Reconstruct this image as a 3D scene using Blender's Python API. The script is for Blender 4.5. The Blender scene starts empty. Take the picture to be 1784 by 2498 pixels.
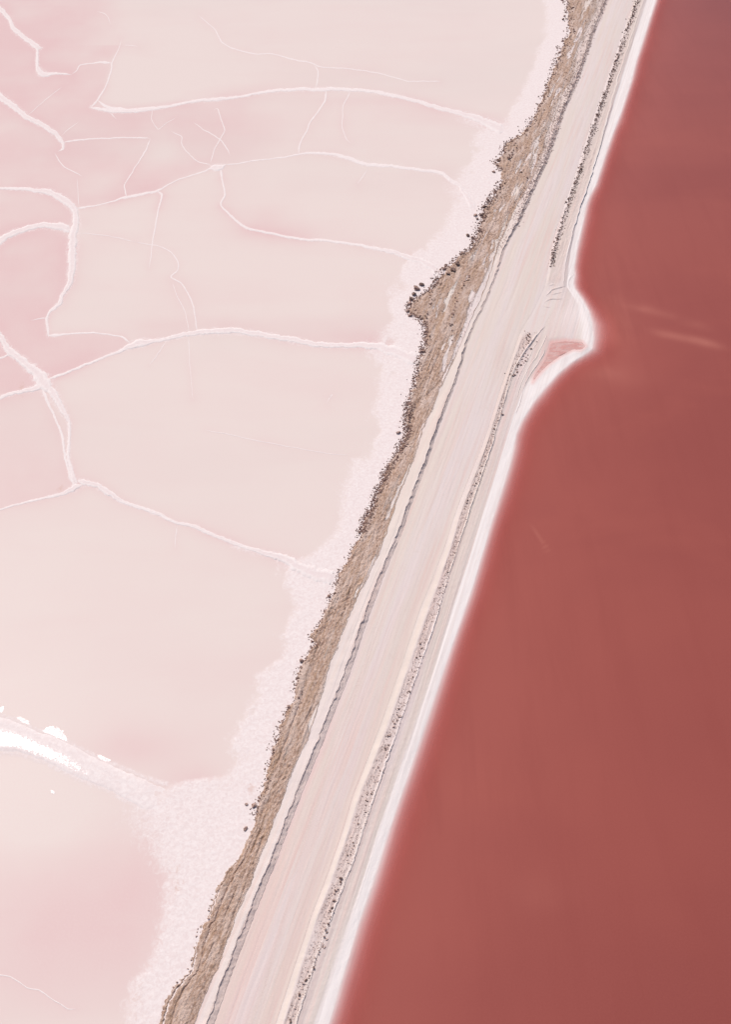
import bpy, math, random
import numpy as np

# ------------------------------------------------------------------ camera, sky, sun, exposure
W0, H0 = 1784.0, 2498.0                 # frame the survey points are given in
CAM_H = 110.0                           # metres above the salt pans
FOC = 39.0 / 36.0 * H0
PITCH = math.atan(2646.0 / FOC)         # looking down about 44 degrees
SUN_EL, SUN_AZ = 52.0, -32.0            # azimuth from +Y, clockwise positive

scene = bpy.context.scene
cam_d = bpy.data.cameras.new("camera")
cam_d.sensor_fit = 'VERTICAL'
cam_d.sensor_height = 36.0
cam_d.sensor_width = 36.0
cam_d.lens = 39.0
cam_d.clip_start = 1.0
cam_d.clip_end = 20000.0
cam = bpy.data.objects.new("camera", cam_d)
scene.collection.objects.link(cam)
cam.location = (0, 0, CAM_H)
cam.rotation_euler = (math.pi / 2 - PITCH, 0, 0)
scene.camera = cam

world = bpy.data.worlds.new("World")
scene.world = world
world.use_nodes = True
wn = world.node_tree
wn.nodes.clear()
sky = wn.nodes.new("ShaderNodeTexSky")
sky.sky_type = 'NISHITA'
sky.sun_disc = False
sky.sun_elevation = math.radians(SUN_EL)
sky.sun_rotation = math.radians(SUN_AZ)
sky.dust_density = 3.0
sky.air_density = 0.8
sky.ozone_density = 0.4
bg = wn.nodes.new("ShaderNodeBackground")
bg.inputs[1].default_value = 0.12
wo = wn.nodes.new("ShaderNodeOutputWorld")
wn.links.new(sky.outputs[0], bg.inputs[0])
wn.links.new(bg.outputs[0], wo.inputs[0])

sun_d = bpy.data.lights.new("sun", 'SUN')
sun_d.energy = 3.2
sun_d.angle = math.radians(0.5)
sun_d.color = (1.0, 0.94, 0.865)
sun = bpy.data.objects.new("sun", sun_d)
scene.collection.objects.link(sun)
sun.rotation_euler = (math.radians(90 - SUN_EL), 0, math.radians(180 - SUN_AZ))

scene.view_settings.view_transform = 'Standard'
scene.view_settings.look = 'None'
scene.view_settings.exposure = 0.0
scene.view_settings.gamma = 1.0
scene.view_settings.use_curve_mapping = False
scene.cycles.max_bounces = 6

rng = np.random.default_rng(7)
random.seed(7)
COL = scene.collection
SP, CP = math.sin(PITCH), math.cos(PITCH)


# ------------------------------------------------------------------ survey: frame point -> point on the level z
def G(px, py, z=0.0):
    px = np.asarray(px, float); py = np.asarray(py, float); z = np.asarray(z, float)
    r = (px - W0 / 2) / FOC
    u = -(py - H0 / 2) / FOC
    t = (CAM_H - z) / (SP - u * CP)
    X = t * r
    Y = t * (CP + u * SP)
    return X, Y, np.broadcast_to(z, X.shape) + 0 * X


def mpp(py):                             # metres per frame pixel (sideways) at row py
    u = -(np.asarray(py, float) - H0 / 2) / FOC
    return CAM_H / (SP - u * CP) / FOC


VPX, VPY = 2018.0, -1397.0               # vanishing point of the causeway


class Line:
    """A surveyed line running along the causeway: x as a function of the frame row."""
    def __init__(self, pts, smooth=0):
        pts = sorted(pts)
        y = np.array([p[0] for p in pts], float); x = np.array([p[1] for p in pts], float)
        x0 = np.interp(0, y, x)
        keep = y > 0
        n = min(4, len(y) - 1)
        sl = (x[-1] - x[-1 - n]) / (y[-1] - y[-1 - n])
        self.y = np.concatenate([[VPY, 0.0], y[keep], [y[-1] + 5000]])
        self.x = np.concatenate([[VPX, x0], x[keep], [x[-1] + 5000 * sl]])
        self.smooth = smooth

    def __call__(self, py):
        py = np.asarray(py, float)
        if not self.smooth:
            return np.interp(py, self.y, self.x)
        acc = 0
        for k in (-1.0, -0.5, 0.0, 0.5, 1.0):
            acc = acc + np.interp(py + k * self.smooth, self.y, self.x)
        return acc / 5


# A: pan-side edge of the brown bank, B: bank/shoulder, C: crest of the left windrow
LA = Line([(0,1381),(54,1388),(79,1391),(98,1379),(128,1366),(158,1354),(192,1342),(227,1329),(276,1307),(303,1292),(328,1270),(350,1233),(372,1226),(394,1207),(402,1207),(414,1219),(431,1224),(456,1217),(476,1202),(505,1181),(532,1175),(554,1169),(577,1164),(601,1150),(615,1130),(637,1108),(648,1092),(658,1076),(685,1064),(700,1053),(713,1038),(725,1015),(741,996),(762,994),(772,1012),(781,1024),(796,1034),(818,1036),(858,1028),(882,1018),(913,1017),(945,1008),(974,998),(1003,993),(1030,988),(1058,994),(1077,981),(1104,971),(1129,953),(1151,938),(1176,931),(1200,920),(1230,911),(1250,900),(1265,890),(1297,880),(1319,871),(1344,856),(1371,848),(1383,836),(1400,824),(1440,816),(1469,802),(1506,787),(1531,772),(1550,756),(1572,766),(1592,750),(1603,743),(1632,729),(1660,721),(1691,719),(1710,722),(1722,705),(1753,693),(1771,679),(1798,676),(1827,663),(1859,656),(1891,651),(1928,641),(1948,631),(1985,622),(2005,619),(2034,607),(2049,599),(2075,584),(2101,575),(2130,548),(2162,529),(2190,515),(2221,506),(2242,503),(2252,486),(2292,474),(2358,463),(2384,443),(2412,419),(2457,395),(2498,383)])
LB = Line([(0,1445),(37,1430),(81,1420),(118,1401),(160,1391),(212,1374),(236,1356),(276,1342),(318,1326),(360,1315),(400,1306),(431,1296),(478,1271),(522,1244),(567,1227),(621,1207),(678,1192),(707,1182),(740,1168),(772,1151),(821,1132),(876,1108),(926,1083),(944,1072),(999,1053),(1038,1033),(1085,1018),(1129,1003),(1178,984),(1220,966),(1284,945),(1299,940),(1356,920),(1403,898),(1447,873),(1499,851),(1550,829),(1595,812),(1647,790),(1670,788),(1744,769),(1805,747),(1847,727),(1889,708),(1926,693),(1963,681),(2012,661),(2049,649),(2107,626),(2160,608),(2221,577),(2295,552),(2366,528),(2427,497),(2498,472)])
LC = Line([(0,1477),(49,1457),(94,1440),(153,1420),(204,1401),(276,1369),(340,1348),(397,1327),(426,1313),(480,1288),(535,1266),(579,1241),(621,1222),(640,1217),(678,1205),(728,1186),(784,1157),(845,1132),(900,1118),(944,1102),(963,1094),(998,1080),(1053,1059),(1117,1038),(1173,1016),(1232,994),(1257,985),(1294,971),(1319,962),(1371,938),(1415,920),(1481,895),(1541,873),(1605,851),(1650,836),(1680,823),(1748,796),(1822,767),(1918,727),(1980,703),(2044,678),(2104,656),(2160,632),(2233,602),(2313,571),(2375,546),(2452,519),(2495,503)], 10)
DW = Line([(0,7),(400,9),(560,7),(700,5),(850,6),(1050,8),(1250,10),(1500,14),(1700,16),(2100,17),(2498,20)])
DW.x[0] = 0; DW.x[-1] = 24
LE2 = Line([(0,1556),(69,1530),(145,1505),(217,1480),(288,1455),(345,1436),(397,1420),(431,1409),(493,1387),(532,1375),(572,1361),(626,1348),(663,1344),(700,1336),(760,1308),(806,1279),(858,1262),(889,1250),(950,1230),(1000,1214),(1085,1188),(1183,1150),(1255,1124),(1324,1105),(1410,1076),(1484,1048),(1541,1028),(1620,1001),(1753,953),(1847,917),(1938,879),(2044,846),(2144,811),(2230,778),(2354,737),(2492,694)], 12)
EW = Line([(0,7),(690,7),(806,8),(1050,9),(1250,14),(1484,22),(1753,19),(2044,16),(2354,18),(2498,20)])
EW.x[0] = 0; EW.x[-1] = 24
LF = Line([(0,1571),(100,1538),(185,1511),(300,1480),(352,1467),(441,1439),(510,1415),(572,1397),(641,1382),(700,1374),(740,1362),(799,1322),(850,1287),(904,1255),(957,1238),(999,1225),(1053,1210),(1112,1193),(1156,1178),(1210,1159),(1255,1144),(1312,1124),(1373,1105),(1447,1083),(1541,1055),(1634,1021),(1750,981),(1847,947),(1946,912),(2039,882),(2116,857),(2215,817),(2320,778),(2498,722)], 8)
LG = Line([(0,1580),(148,1532),(246,1501),(394,1456),(498,1417),(547,1406),(609,1394),(670,1387),(700,1385),(742,1421),(790,1438),(830,1439),(850,1425),(862,1400),(890,1345),(920,1305),(949,1284),(1013,1257),(1077,1238),(1146,1218),(1245,1186),(1373,1147),(1484,1110),(1614,1071),(1733,1031),(1801,1010),(1932,962),(2032,925),(2150,889),(2252,854),(2354,820),(2400,805),(2440,793),(2498,774)])
LH = Line([(0,1601),(100,1569),(148,1553),(200,1540),(273,1516),(320,1497),(375,1478),(420,1464),(453,1453),(475,1440),(498,1431),(547,1421),(609,1407),(650,1401),(670,1402),(690,1399),(704,1402),(732,1422),(759,1436),(790,1445),(827,1447),(850,1444),(863,1428),(886,1391),(913,1360),(947,1329),(984,1299),(1030,1271),(1060,1258),(1097,1252),(1146,1240),(1208,1220),(1284,1196),(1442,1149),(1526,1119),(1644,1078),(1801,1026),(1932,980),(2032,946),(2150,910),(2252,874),(2354,844),(2400,830),(2440,819),(2498,800)])
# S: inner limit of the crusted salt apron beside the bank
LS = Line([(0,1335),(50,1345),(100,1330),(200,1295),(280,1240),(330,1175),(400,1150),(450,1130),(500,1120),(560,1095),(600,1050),(640,990),(680,965),(720,945),(780,965),(830,945),(860,920),(900,945),(950,935),(1000,925),(1060,920),(1100,885),(1150,870),(1200,850),(1250,845),(1300,830),(1350,780),(1380,715),(1420,705),(1480,735),(1550,690),(1600,695),(1650,640),(1700,645),(1750,600),(1800,570),(1850,585),(1890,555),(1915,450),(1932,400),(1980,380),(2017,388),(2073,406),(2147,429),(2230,414),(2278,403),(2334,388),(2371,369),(2389,344),(2452,325),(2498,321)])

Z_ROAD = 0.32


# ------------------------------------------------------------------ numpy noise
def _h(ix, iy, seed):
    n = (ix.astype(np.int64) * 374761393 + iy.astype(np.int64) * 668265263 + seed * 1442695041) & 0x7fffffff
    n = ((n ^ (n >> 13)) * 1274126177) & 0x7fffffff
    return ((n ^ (n >> 16)) & 0xffff) / 65535.0


def vnoise(x, y, seed=0):
    x0 = np.floor(x); y0 = np.floor(y)
    fx = x - x0; fy = y - y0
    fx = fx * fx * (3 - 2 * fx); fy = fy * fy * (3 - 2 * fy)
    a = _h(x0, y0, seed); b = _h(x0 + 1, y0, seed); c = _h(x0, y0 + 1, seed); d = _h(x0 + 1, y0 + 1, seed)
    return (a * (1 - fx) + b * fx) * (1 - fy) + (c * (1 - fx) + d * fx) * fy * 1.0


def fbm(x, y, octv=4, seed=0, gain=0.5):
    x = np.asarray(x, float); y = np.asarray(y, float)
    s = 0; a = 1.0; tot = 0
    for k in range(octv):
        s = s + a * (vnoise(x * 2 ** k + 17.3 * k, y * 2 ** k - 9.1 * k, seed + k) * 2 - 1)
        tot += a; a *= gain
    return s / tot


def ridged(x, y, octv=3, seed=0):
    s = 0; a = 1.0; tot = 0
    for k in range(octv):
        s = s + a * (1 - np.abs(vnoise(x * 2 ** k, y * 2 ** k, seed + k) * 2 - 1)); tot += a; a *= .5
    return s / tot


def sstep(a, b, x):
    t = np.clip((x - a) / (b - a), 0, 1)
    return t * t * (3 - 2 * t)


DX, DY = 0.285, 0.9585                   # heading of the causeway


def st(X, Y):                            # across, along (metres)
    return X * DY - Y * DX, X * DX + Y * DY


# ------------------------------------------------------------------ mesh helpers
def tag(o, label=None, cat=None, group=None, kind=None):
    if label: o["label"] = label
    if cat: o["category"] = cat
    if group: o["group"] = group
    if kind: o["kind"] = kind
    return o


def mesh_np(name, co, faces, mat, attrs=None, uv=None, smooth=True, parent=None):
    """co (n,3), faces (m,4) or (m,3)"""
    co = np.ascontiguousarray(co, dtype=np.float32)
    faces = np.ascontiguousarray(faces, dtype=np.int32)
    k = faces.shape[1]
    me = bpy.data.meshes.new(name)
    me.vertices.add(len(co)); me.vertices.foreach_set("co", co.ravel())
    me.loops.add(faces.size); me.loops.foreach_set("vertex_index", faces.ravel())
    me.polygons.add(len(faces))
    me.polygons.foreach_set("loop_start", np.arange(0, faces.size, k, dtype=np.int32))
    me.polygons.foreach_set("loop_total", np.full(len(faces), k, dtype=np.int32))
    me.polygons.foreach_set("use_smooth", np.full(len(faces), smooth, dtype=bool))
    me.update(calc_edges=True)
    for a, v in (attrs or {}).items():
        at = me.attributes.new(a, 'FLOAT', 'POINT')
        at.data.foreach_set("value", np.ascontiguousarray(v, dtype=np.float32).ravel())
    if uv is not None:
        l = me.uv_layers.new(name="st")
        l.data.foreach_set("uv", np.ascontiguousarray(uv[faces.ravel()], dtype=np.float32).ravel())
    if mat: me.materials.append(mat)
    o = bpy.data.objects.new(name, me)
    COL.objects.link(o)
    if parent: o.parent = parent
    return o


def grid_faces(ny, nx, mask=None):
    i = np.arange(ny - 1)[:, None]; j = np.arange(nx - 1)[None, :]
    a = i * nx + j
    f = np.stack([a, a + 1, a + nx + 1, a + nx], -1)      # rows run towards the camera
    f = f[..., ::-1]
    if mask is not None:
        f = f[mask]
    return f.reshape(-1, 4)


def grid_obj(name, X, Y, Z, mat, attrs=None, mask=None, smooth=True):
    ny, nx = X.shape
    co = np.stack([X, Y, Z], -1).reshape(-1, 3)
    f = grid_faces(ny, nx, mask)
    t, s = st(X, Y)
    used = np.zeros(len(co), bool); used[f.ravel()] = True
    remap = np.cumsum(used) - 1
    at = {k: np.asarray(v).reshape(-1)[used] for k, v in (attrs or {}).items()}
    uv = np.stack([t, s], -1).reshape(-1, 2)[used]
    return mesh_np(name, co[used], remap[f], mat, at, uv, smooth)


def rows_py(step, lo=-60, hi=2560):
    top = [-1150, -1000, -850, -700, -560, -440, -340, -260, -200, -150, -110, -80]
    bot = [2580, 2610, 2650, 2700, 2770, 2860, 2980, 3100, 3300, 3600, 4000, 4600, 5400, 6500]
    return np.array(top + list(np.arange(lo, hi, step)) + bot, float)


# ------------------------------------------------------------------ materials
class NT:
    def __init__(self, name):
        self.m = bpy.data.materials.new(name); self.m.use_nodes = True
        self.t = self.m.node_tree; self.t.nodes.clear()
        self.out = self.t.nodes.new("ShaderNodeOutputMaterial")

    def n(self, kind, **kw):
        nd = self.t.nodes.new(kind)
        for k, v in kw.items(): setattr(nd, k, v)
        return nd

    def put(self, sock, v):
        if hasattr(v, "links") or isinstance(v, bpy.types.NodeSocket): self.t.links.new(v, sock)
        else: sock.default_value = v

    def attr(self, a):
        nd = self.n("ShaderNodeAttribute"); nd.attribute_name = a; return nd.outputs["Fac"]

    def math(self, op, a, b=None, c=None, clamp=False):
        nd = self.n("ShaderNodeMath", operation=op, use_clamp=clamp)
        self.put(nd.inputs[0], a)
        if b is not None: self.put(nd.inputs[1], b)
        if c is not None: self.put(nd.inputs[2], c)
        return nd.outputs[0]

    def mix(self, f, a, b, blend='MIX'):
        nd = self.n("ShaderNodeMix", data_type='RGBA', blend_type=blend)
        self.put(nd.inputs[0], f)
        self.put(nd.inputs[6], a if isinstance(a, bpy.types.NodeSocket) else (*a, 1))
        self.put(nd.inputs[7], b if isinstance(b, bpy.types.NodeSocket) else (*b, 1))
        return nd.outputs[2]

    def ramp(self, v, lo, hi, a=0.0, b=1.0):
        nd = self.n("ShaderNodeMapRange", interpolation_type='SMOOTHSTEP', clamp=True)
        self.put(nd.inputs[0], v)
        for i, q in zip((1, 2, 3, 4), (lo, hi, a, b)): self.put(nd.inputs[i], q)
        return nd.outputs[0]

    def coord(self, kind="Object", scale=(1, 1, 1), rot=0.0):
        tc = self.n("ShaderNodeTexCoord")
        mp = self.n("ShaderNodeMapping")
        mp.inputs["Scale"].default_value = scale
        mp.inputs["Rotation"].default_value = (0, 0, rot)
        self.t.links.new(tc.outputs[kind], mp.inputs[0])
        return mp.outputs[0]

    def noise(self, vec, scale, detail=4, rough=0.55, dist=0.0):
        nd = self.n("ShaderNodeTexNoise")
        self.t.links.new(vec, nd.inputs["Vector"])
        nd.inputs["Scale"].default_value = scale
        nd.inputs["Detail"].default_value = detail
        nd.inputs["Roughness"].default_value = rough
        nd.inputs["Distortion"].default_value = dist
        return nd.outputs["Fac"]

    def bump(self, h, strength, dist):
        nd = self.n("ShaderNodeBump")
        nd.inputs["Strength"].default_value = strength
        nd.inputs["Distance"].default_value = dist
        self.put(nd.inputs["Height"], h)
        return nd.outputs[0]

    def bsdf(self, col, rough=0.9, normal=None, spec=0.3):
        nd = self.n("ShaderNodeBsdfPrincipled")
        self.put(nd.inputs["Base Color"], col if isinstance(col, bpy.types.NodeSocket) else (*col, 1))
        self.put(nd.inputs["Roughness"], rough)
        self.put(nd.inputs["Specular IOR Level"], spec)
        if normal is not None: self.t.links.new(normal, nd.inputs["Normal"])
        return nd.outputs[0]

    def done(self, sh):
        self.t.links.new(sh, self.out.inputs["Surface"]); return self.m


def srgb(r, g, b, k=1.0):
    f = lambda c: ((c / 255 + 0.055) / 1.055) ** 2.4 if c > 10 else c / 255 / 12.92
    return (f(r) * k, f(g) * k, f(b) * k)


KP = 0.715
K = 0.80                                   # albedo that reads as its own colour in this light


def mat_pan():
    t = NT("salt_pan_brine")
    wob = t.coord("Object", (0.03, 0.11, 1))
    big = t.noise(wob, 1.0, 5, 0.55, 0.6)
    fine = t.noise(t.coord("Object"), 2.6, 7, 0.62, 0.8)
    dend = t.noise(t.coord("Object", (1.0, 0.8, 1)), 1.5, 9, 0.74, 0.9)
    pink = t.attr("pink"); salt = t.attr("salt")
    pf = t.math('ADD', pink, t.math('MULTIPLY', t.math('SUBTRACT', big, 0.5), 0.45), clamp=True)
    base = t.mix(pf, srgb(247, 231, 225, KP), srgb(241, 207, 206, KP))
    grain = t.noise(t.coord("Object"), 4.0, 4, 0.7)
    base = t.mix(t.ramp(grain, 0.4, 0.65, 0, 0.28), base, srgb(247, 222, 220, KP))
    tint = t.noise(t.coord("Object", (0.012, 0.03, 1)), 1.0, 3, 0.5)
    base = t.mix(t.ramp(tint, 0.45, 0.75, 0, 0.3), base, srgb(238, 223, 218, KP))
    sal = t.math('ADD', salt, t.math('MULTIPLY', t.math('SUBTRACT', dend, 0.5), 1.8))
    sm = t.ramp(sal, 0.30, 0.86)
    scol = t.mix(t.ramp(fine, 0.30, 0.70), srgb(241, 224, 222, 0.765), srgb(249, 238, 236, 0.79))
    col = t.mix(sm, base, scol)
    stain = t.attr("stain")
    stm = t.ramp(t.math('ADD', stain, t.math('MULTIPLY', t.math('SUBTRACT', dend, 0.5), 2.4)), 0.3, 0.8, 0, 0.6)
    col = t.mix(stm, col, srgb(232, 196, 184, KP))
    hgt = t.math('ADD', t.math('MULTIPLY', t.math('MULTIPLY', fine, sm), 1.0), t.math('MULTIPLY', sm, 0.35))
    nrm = t.bump(hgt, 0.25, 0.018)
    return t.done(t.bsdf(col, t.math('MULTIPLY_ADD', sm, 0.4, 0.3), nrm, 0.013))


def mat_salt(name, a, b, rough=0.75):
    t = NT(name)
    f = t.noise(t.coord("Object"), 2.2, 8, 0.68, 0.7)
    g = t.noise(t.coord("Object"), 0.35, 3, 0.5)
    cr = t.noise(t.coord("Object"), 5.5, 5, 0.7, 0.4)
    col = t.mix(t.ramp(f, 0.36, 0.64), a, b)
    col = t.mix(t.ramp(g, 0.4, 0.7, 0, 0.4), col, a)
    vein = t.noise(t.coord("Object"), 3.0, 7, 0.75, 0.6)
    cf = t.ramp(t.math('ADD', t.math('MULTIPLY', t.attr("core"), 0.55), t.math('MULTIPLY', t.math('SUBTRACT', vein, 0.5), 1.6)), 0.2, 0.7, 0, 0.5)
    col = t.mix(cf, col, srgb(238, 217, 216, 0.76))
    wet = t.ramp(t.math('ADD', t.attr("wet"), t.math('MULTIPLY', t.math('SUBTRACT', cr, 0.5), 2.2)), 0.35, 0.75)
    rg = t.math('MULTIPLY_ADD', wet, 0.26 - rough, rough)
    sp = t.math('MULTIPLY_ADD', wet, 0.5, 0.05)
    return t.done(t.bsdf(col, rg, t.bump(f, 0.3, 0.03), sp))


def mat_earth():
    t = NT("causeway_earth")
    uv = lambda s: t.coord("UV", s)
    streak = t.noise(uv((1.6, 0.035, 1)), 1.0, 5, 0.6, 0.15)
    streak2 = t.noise(uv((5.0, 0.10, 1)), 1.0, 4, 0.6, 0.1)
    wide = t.noise(uv((0.5, 0.02, 1)), 1.0, 3, 0.5)
    mott = t.noise(uv((0.8, 0.16, 1)), 1.0, 7, 0.66, 0.3)
    grit = t.noise(t.coord("Object"), 5.0, 6, 0.7)
    rub = t.noise(uv((3.6, 1.5, 1)), 1.0, 8, 0.74, 0.25)
    # road: pale clay with wheel streaks
    road = t.mix(t.ramp(wide, 0.35, 0.65), srgb(233, 219, 217, K * .97), srgb(231, 217, 209, K * .97))
    road = t.mix(t.ramp(streak, 0.46, 0.72, 0, 0.7), road, srgb(228, 200, 193, K))
    road = t.mix(t.ramp(streak2, 0.52, 0.76, 0, 0.38), road, srgb(219, 199, 188, K))
    road = t.mix(t.ramp(mott, 0.52, 0.8, 0, 0.5), road, srgb(224, 208, 203, K))
    spk = t.noise(t.coord("Object"), 1.3, 8, 0.75)
    road = t.mix(t.ramp(spk, 0.52, 0.72, 0, 0.35), road, srgb(218, 198, 188, K))
    cream = srgb(237, 221, 211, K)
    road = t.mix(t.attr("cream"), road, cream)  # pale earth colour, also painting the strips that face the sun brighter
    grav = t.mix(t.ramp(grit, 0.35, 0.65), srgb(208, 184, 176, K), srgb(231, 210, 203, K))
    road = t.mix(t.attr("grav"), road, grav)
    # brown bank
    br = t.mix(t.ramp(rub, 0.40, 0.60), srgb(168, 137, 121, K), srgb(215, 189, 175, K))
    br = t.mix(t.ramp(streak2, 0.46, 0.62, 0, 0.6), br, srgb(190, 157, 131, K))
    br = t.mix(t.ramp(mott, 0.46, 0.62, 0, 0.75), br, srgb(222, 200, 190, K))
    br = t.mix(t.ramp(grit, 0.54, 0.66, 0, 0.7), br, srgb(152, 121, 108, K))
    bm = t.math('ADD', t.math('ADD', t.attr("brown"), t.math('MULTIPLY', t.math('SUBTRACT', rub, 0.5), 0.8)), t.math('MULTIPLY', t.math('SUBTRACT', streak2, 0.5), 0.7))
    bmm = t.ramp(bm, 0.40, 0.58)
    col = t.mix(bmm, road, br)
    # salt crust on the lake shore
    lam = t.noise(uv((3.2, 0.03, 1)), 1.0, 4, 0.6, 0.05)
    saltc = t.mix(t.ramp(lam, 0.4, 0.6), srgb(243, 231, 228, K), srgb(250, 241, 239, K))
    sm = t.math('ADD', t.attr("salt"), t.math('MULTIPLY', t.math('SUBTRACT', lam, 0.5), 0.7))
    col = t.mix(t.ramp(sm, 0.3, 0.7), col, saltc)
    pk = t.math('ADD', t.attr("pink"), t.math('MULTIPLY', t.math('SUBTRACT', lam, 0.5), 0.5))
    col = t.mix(t.ramp(pk, 0.0, 1.0), col, srgb(232, 182, 176, K))
    h = t.math('ADD', t.math('MULTIPLY', grit, t.math('MULTIPLY_ADD', bmm, 0.8, 0.25)),
               t.math('MULTIPLY', rub, t.math('MULTIPLY', bmm, 1.3)))
    return t.done(t.bsdf(col, 0.95, t.bump(h, 0.8, 0.12), 0.1))


def mat_rock(name, cols):
    t = NT(name)
    oi = t.n("ShaderNodeObjectInfo")
    f = t.noise(t.coord("Object"), 2.0, 5, 0.65)
    c = t.mix(oi.outputs["Random"], cols[0], cols[1])
    c = t.mix(t.ramp(f, 0.4, 0.65), c, cols[2])
    return t.done(t.bsdf(c, 0.9, t.bump(f, 0.5, 0.08), 0.2))


def mat_lake():
    t = NT("red_brine_lake")
    d = t.attr("depth")
    n1 = t.noise(t.coord("Object", (0.010, 0.022, 1), 0.3), 1.0, 4, 0.55, 0.5)
    n2 = t.noise(t.coord("Object", (0.035, 0.05, 1), -0.4), 1.0, 4, 0.5, 0.6)
    deep = t.mix(t.ramp(n1, 0.36, 0.66), srgb(157, 82, 76, 0.755), srgb(165, 88, 80, 0.755))
    deep = t.mix(t.ramp(n2, 0.5, 0.75, 0, 0.45), deep, srgb(170, 92, 82, 0.78))
    deep = t.mix(t.math('MULTIPLY', t.attr("mauve_vignette"), 0.55, clamp=True), deep, srgb(143, 74, 70, 0.75))
    deep = t.mix(t.attr("wisp"), deep, srgb(206, 134, 118, 0.84))
    near = t.math('POWER', 2.718, t.math('MULTIPLY', d, -0.45))
    deep = t.mix(t.math('MULTIPLY', near, 0.5), deep, srgb(200, 110, 100, 0.8))
    # brine: turbid pigment hides the pale bed with depth
    fac = t.math('SUBTRACT', 1.0, t.math('POWER', 2.718, t.math('MULTIPLY', d, -1.7)))
    g = t.math('POWER', 2.718, t.math('MULTIPLY', d, -1.1))
    cr = t.n("ShaderNodeCombineColor")
    t.put(cr.inputs[0], 1.0); t.put(cr.inputs[1], g); t.put(cr.inputs[2], g)
    tr = t.n("ShaderNodeBsdfTransparent"); t.t.links.new(cr.outputs[0], tr.inputs[0])
    rip = t.noise(t.coord("Object"), 1.4, 3, 0.5)
    gr = t.noise(t.coord("Object"), 5.0, 3, 0.7)
    st_ = t.noise(t.coord("Object", (0.25, 0.03, 1), -0.29), 1.0, 5, 0.65, 0.3)
    deep = t.mix(t.ramp(gr, 0.35, 0.65, 0, 0.10), deep, srgb(178, 104, 94, 0.8))
    deep = t.mix(t.ramp(st_, 0.45, 0.7, 0, 0.22), deep, srgb(150, 76, 70, 0.78))
    body = t.bsdf(deep, 0.32, t.bump(rip, 0.06, 0.05), 0.10)
    mx = t.n("ShaderNodeMixShader")
    t.t.links.new(fac, mx.inputs[0]); t.t.links.new(tr.outputs[0], mx.inputs[1]); t.t.links.new(body, mx.inputs[2])
    return t.done(mx.outputs[0])


def mat_film(name, col, rough, alpha):
    t = NT(name)
    rip = t.noise(t.coord("Object"), 6.0, 4, 0.6)
    cry = t.noise(t.coord("Object"), 4.5, 6, 0.75, 0.5)
    body = t.bsdf(col, t.ramp(cry, 0.40, 0.62, rough, 0.75), t.bump(cry, 0.5, 0.03), t.ramp(cry, 0.42, 0.62, 0.6, 0.1))
    tr = t.n("ShaderNodeBsdfTransparent")
    mx = t.n("ShaderNodeMixShader"); mx.inputs[0].default_value = alpha
    t.t.links.new(tr.outputs[0], mx.inputs[1]); t.t.links.new(body, mx.inputs[2])
    return t.done(mx.outputs[0])


M_PAN = mat_pan()
M_RIDGE = mat_salt("ridge_salt", srgb(243, 229, 227, 0.79), srgb(249, 239, 237, 0.79))
M_CRUST = mat_salt("apron_salt", srgb(242, 227, 225, 0.78), srgb(249, 238, 236, 0.79))
M_EARTH = mat_earth()
M_ROCK = mat_rock("brown_rock", [srgb(178, 146, 134, K), srgb(210, 180, 168, K), srgb(152, 120, 112, K)])
M_DARK = mat_rock("dark_rock", [srgb(140, 114, 106, K), srgb(170, 140, 128, K), srgb(112, 90, 86, K)])
M_CLOD = mat_rock("pale_clod", [srgb(206, 180, 170, K), srgb(230, 207, 199, K), srgb(182, 154, 146, K)])
M_LAKE = mat_lake()
M_WET = mat_film("wet_salt_brine", srgb(246, 234, 233, K), 0.30, 1.0)
def mat_pool():
    t = NT("pink_pool_brine")
    w = t.noise(t.coord("Object", (0.35, 1.0, 1), 0.6), 1.1, 5, 0.6, 1.2)
    col = t.mix(t.ramp(w, 0.38, 0.62), srgb(233, 174, 167, K), srgb(244, 208, 202, K))
    body = t.bsdf(col, 0.3, None, 0.2)
    tr = t.n("ShaderNodeBsdfTransparent")
    mx = t.n("ShaderNodeMixShader"); t.put(mx.inputs[0], t.ramp(w, 0.3, 0.7, 0.7, 0.35))
    t.t.links.new(tr.outputs[0], mx.inputs[1]); t.t.links.new(body, mx.inputs[2])
    return t.done(mx.outputs[0])


M_POOL = mat_pool()

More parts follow.
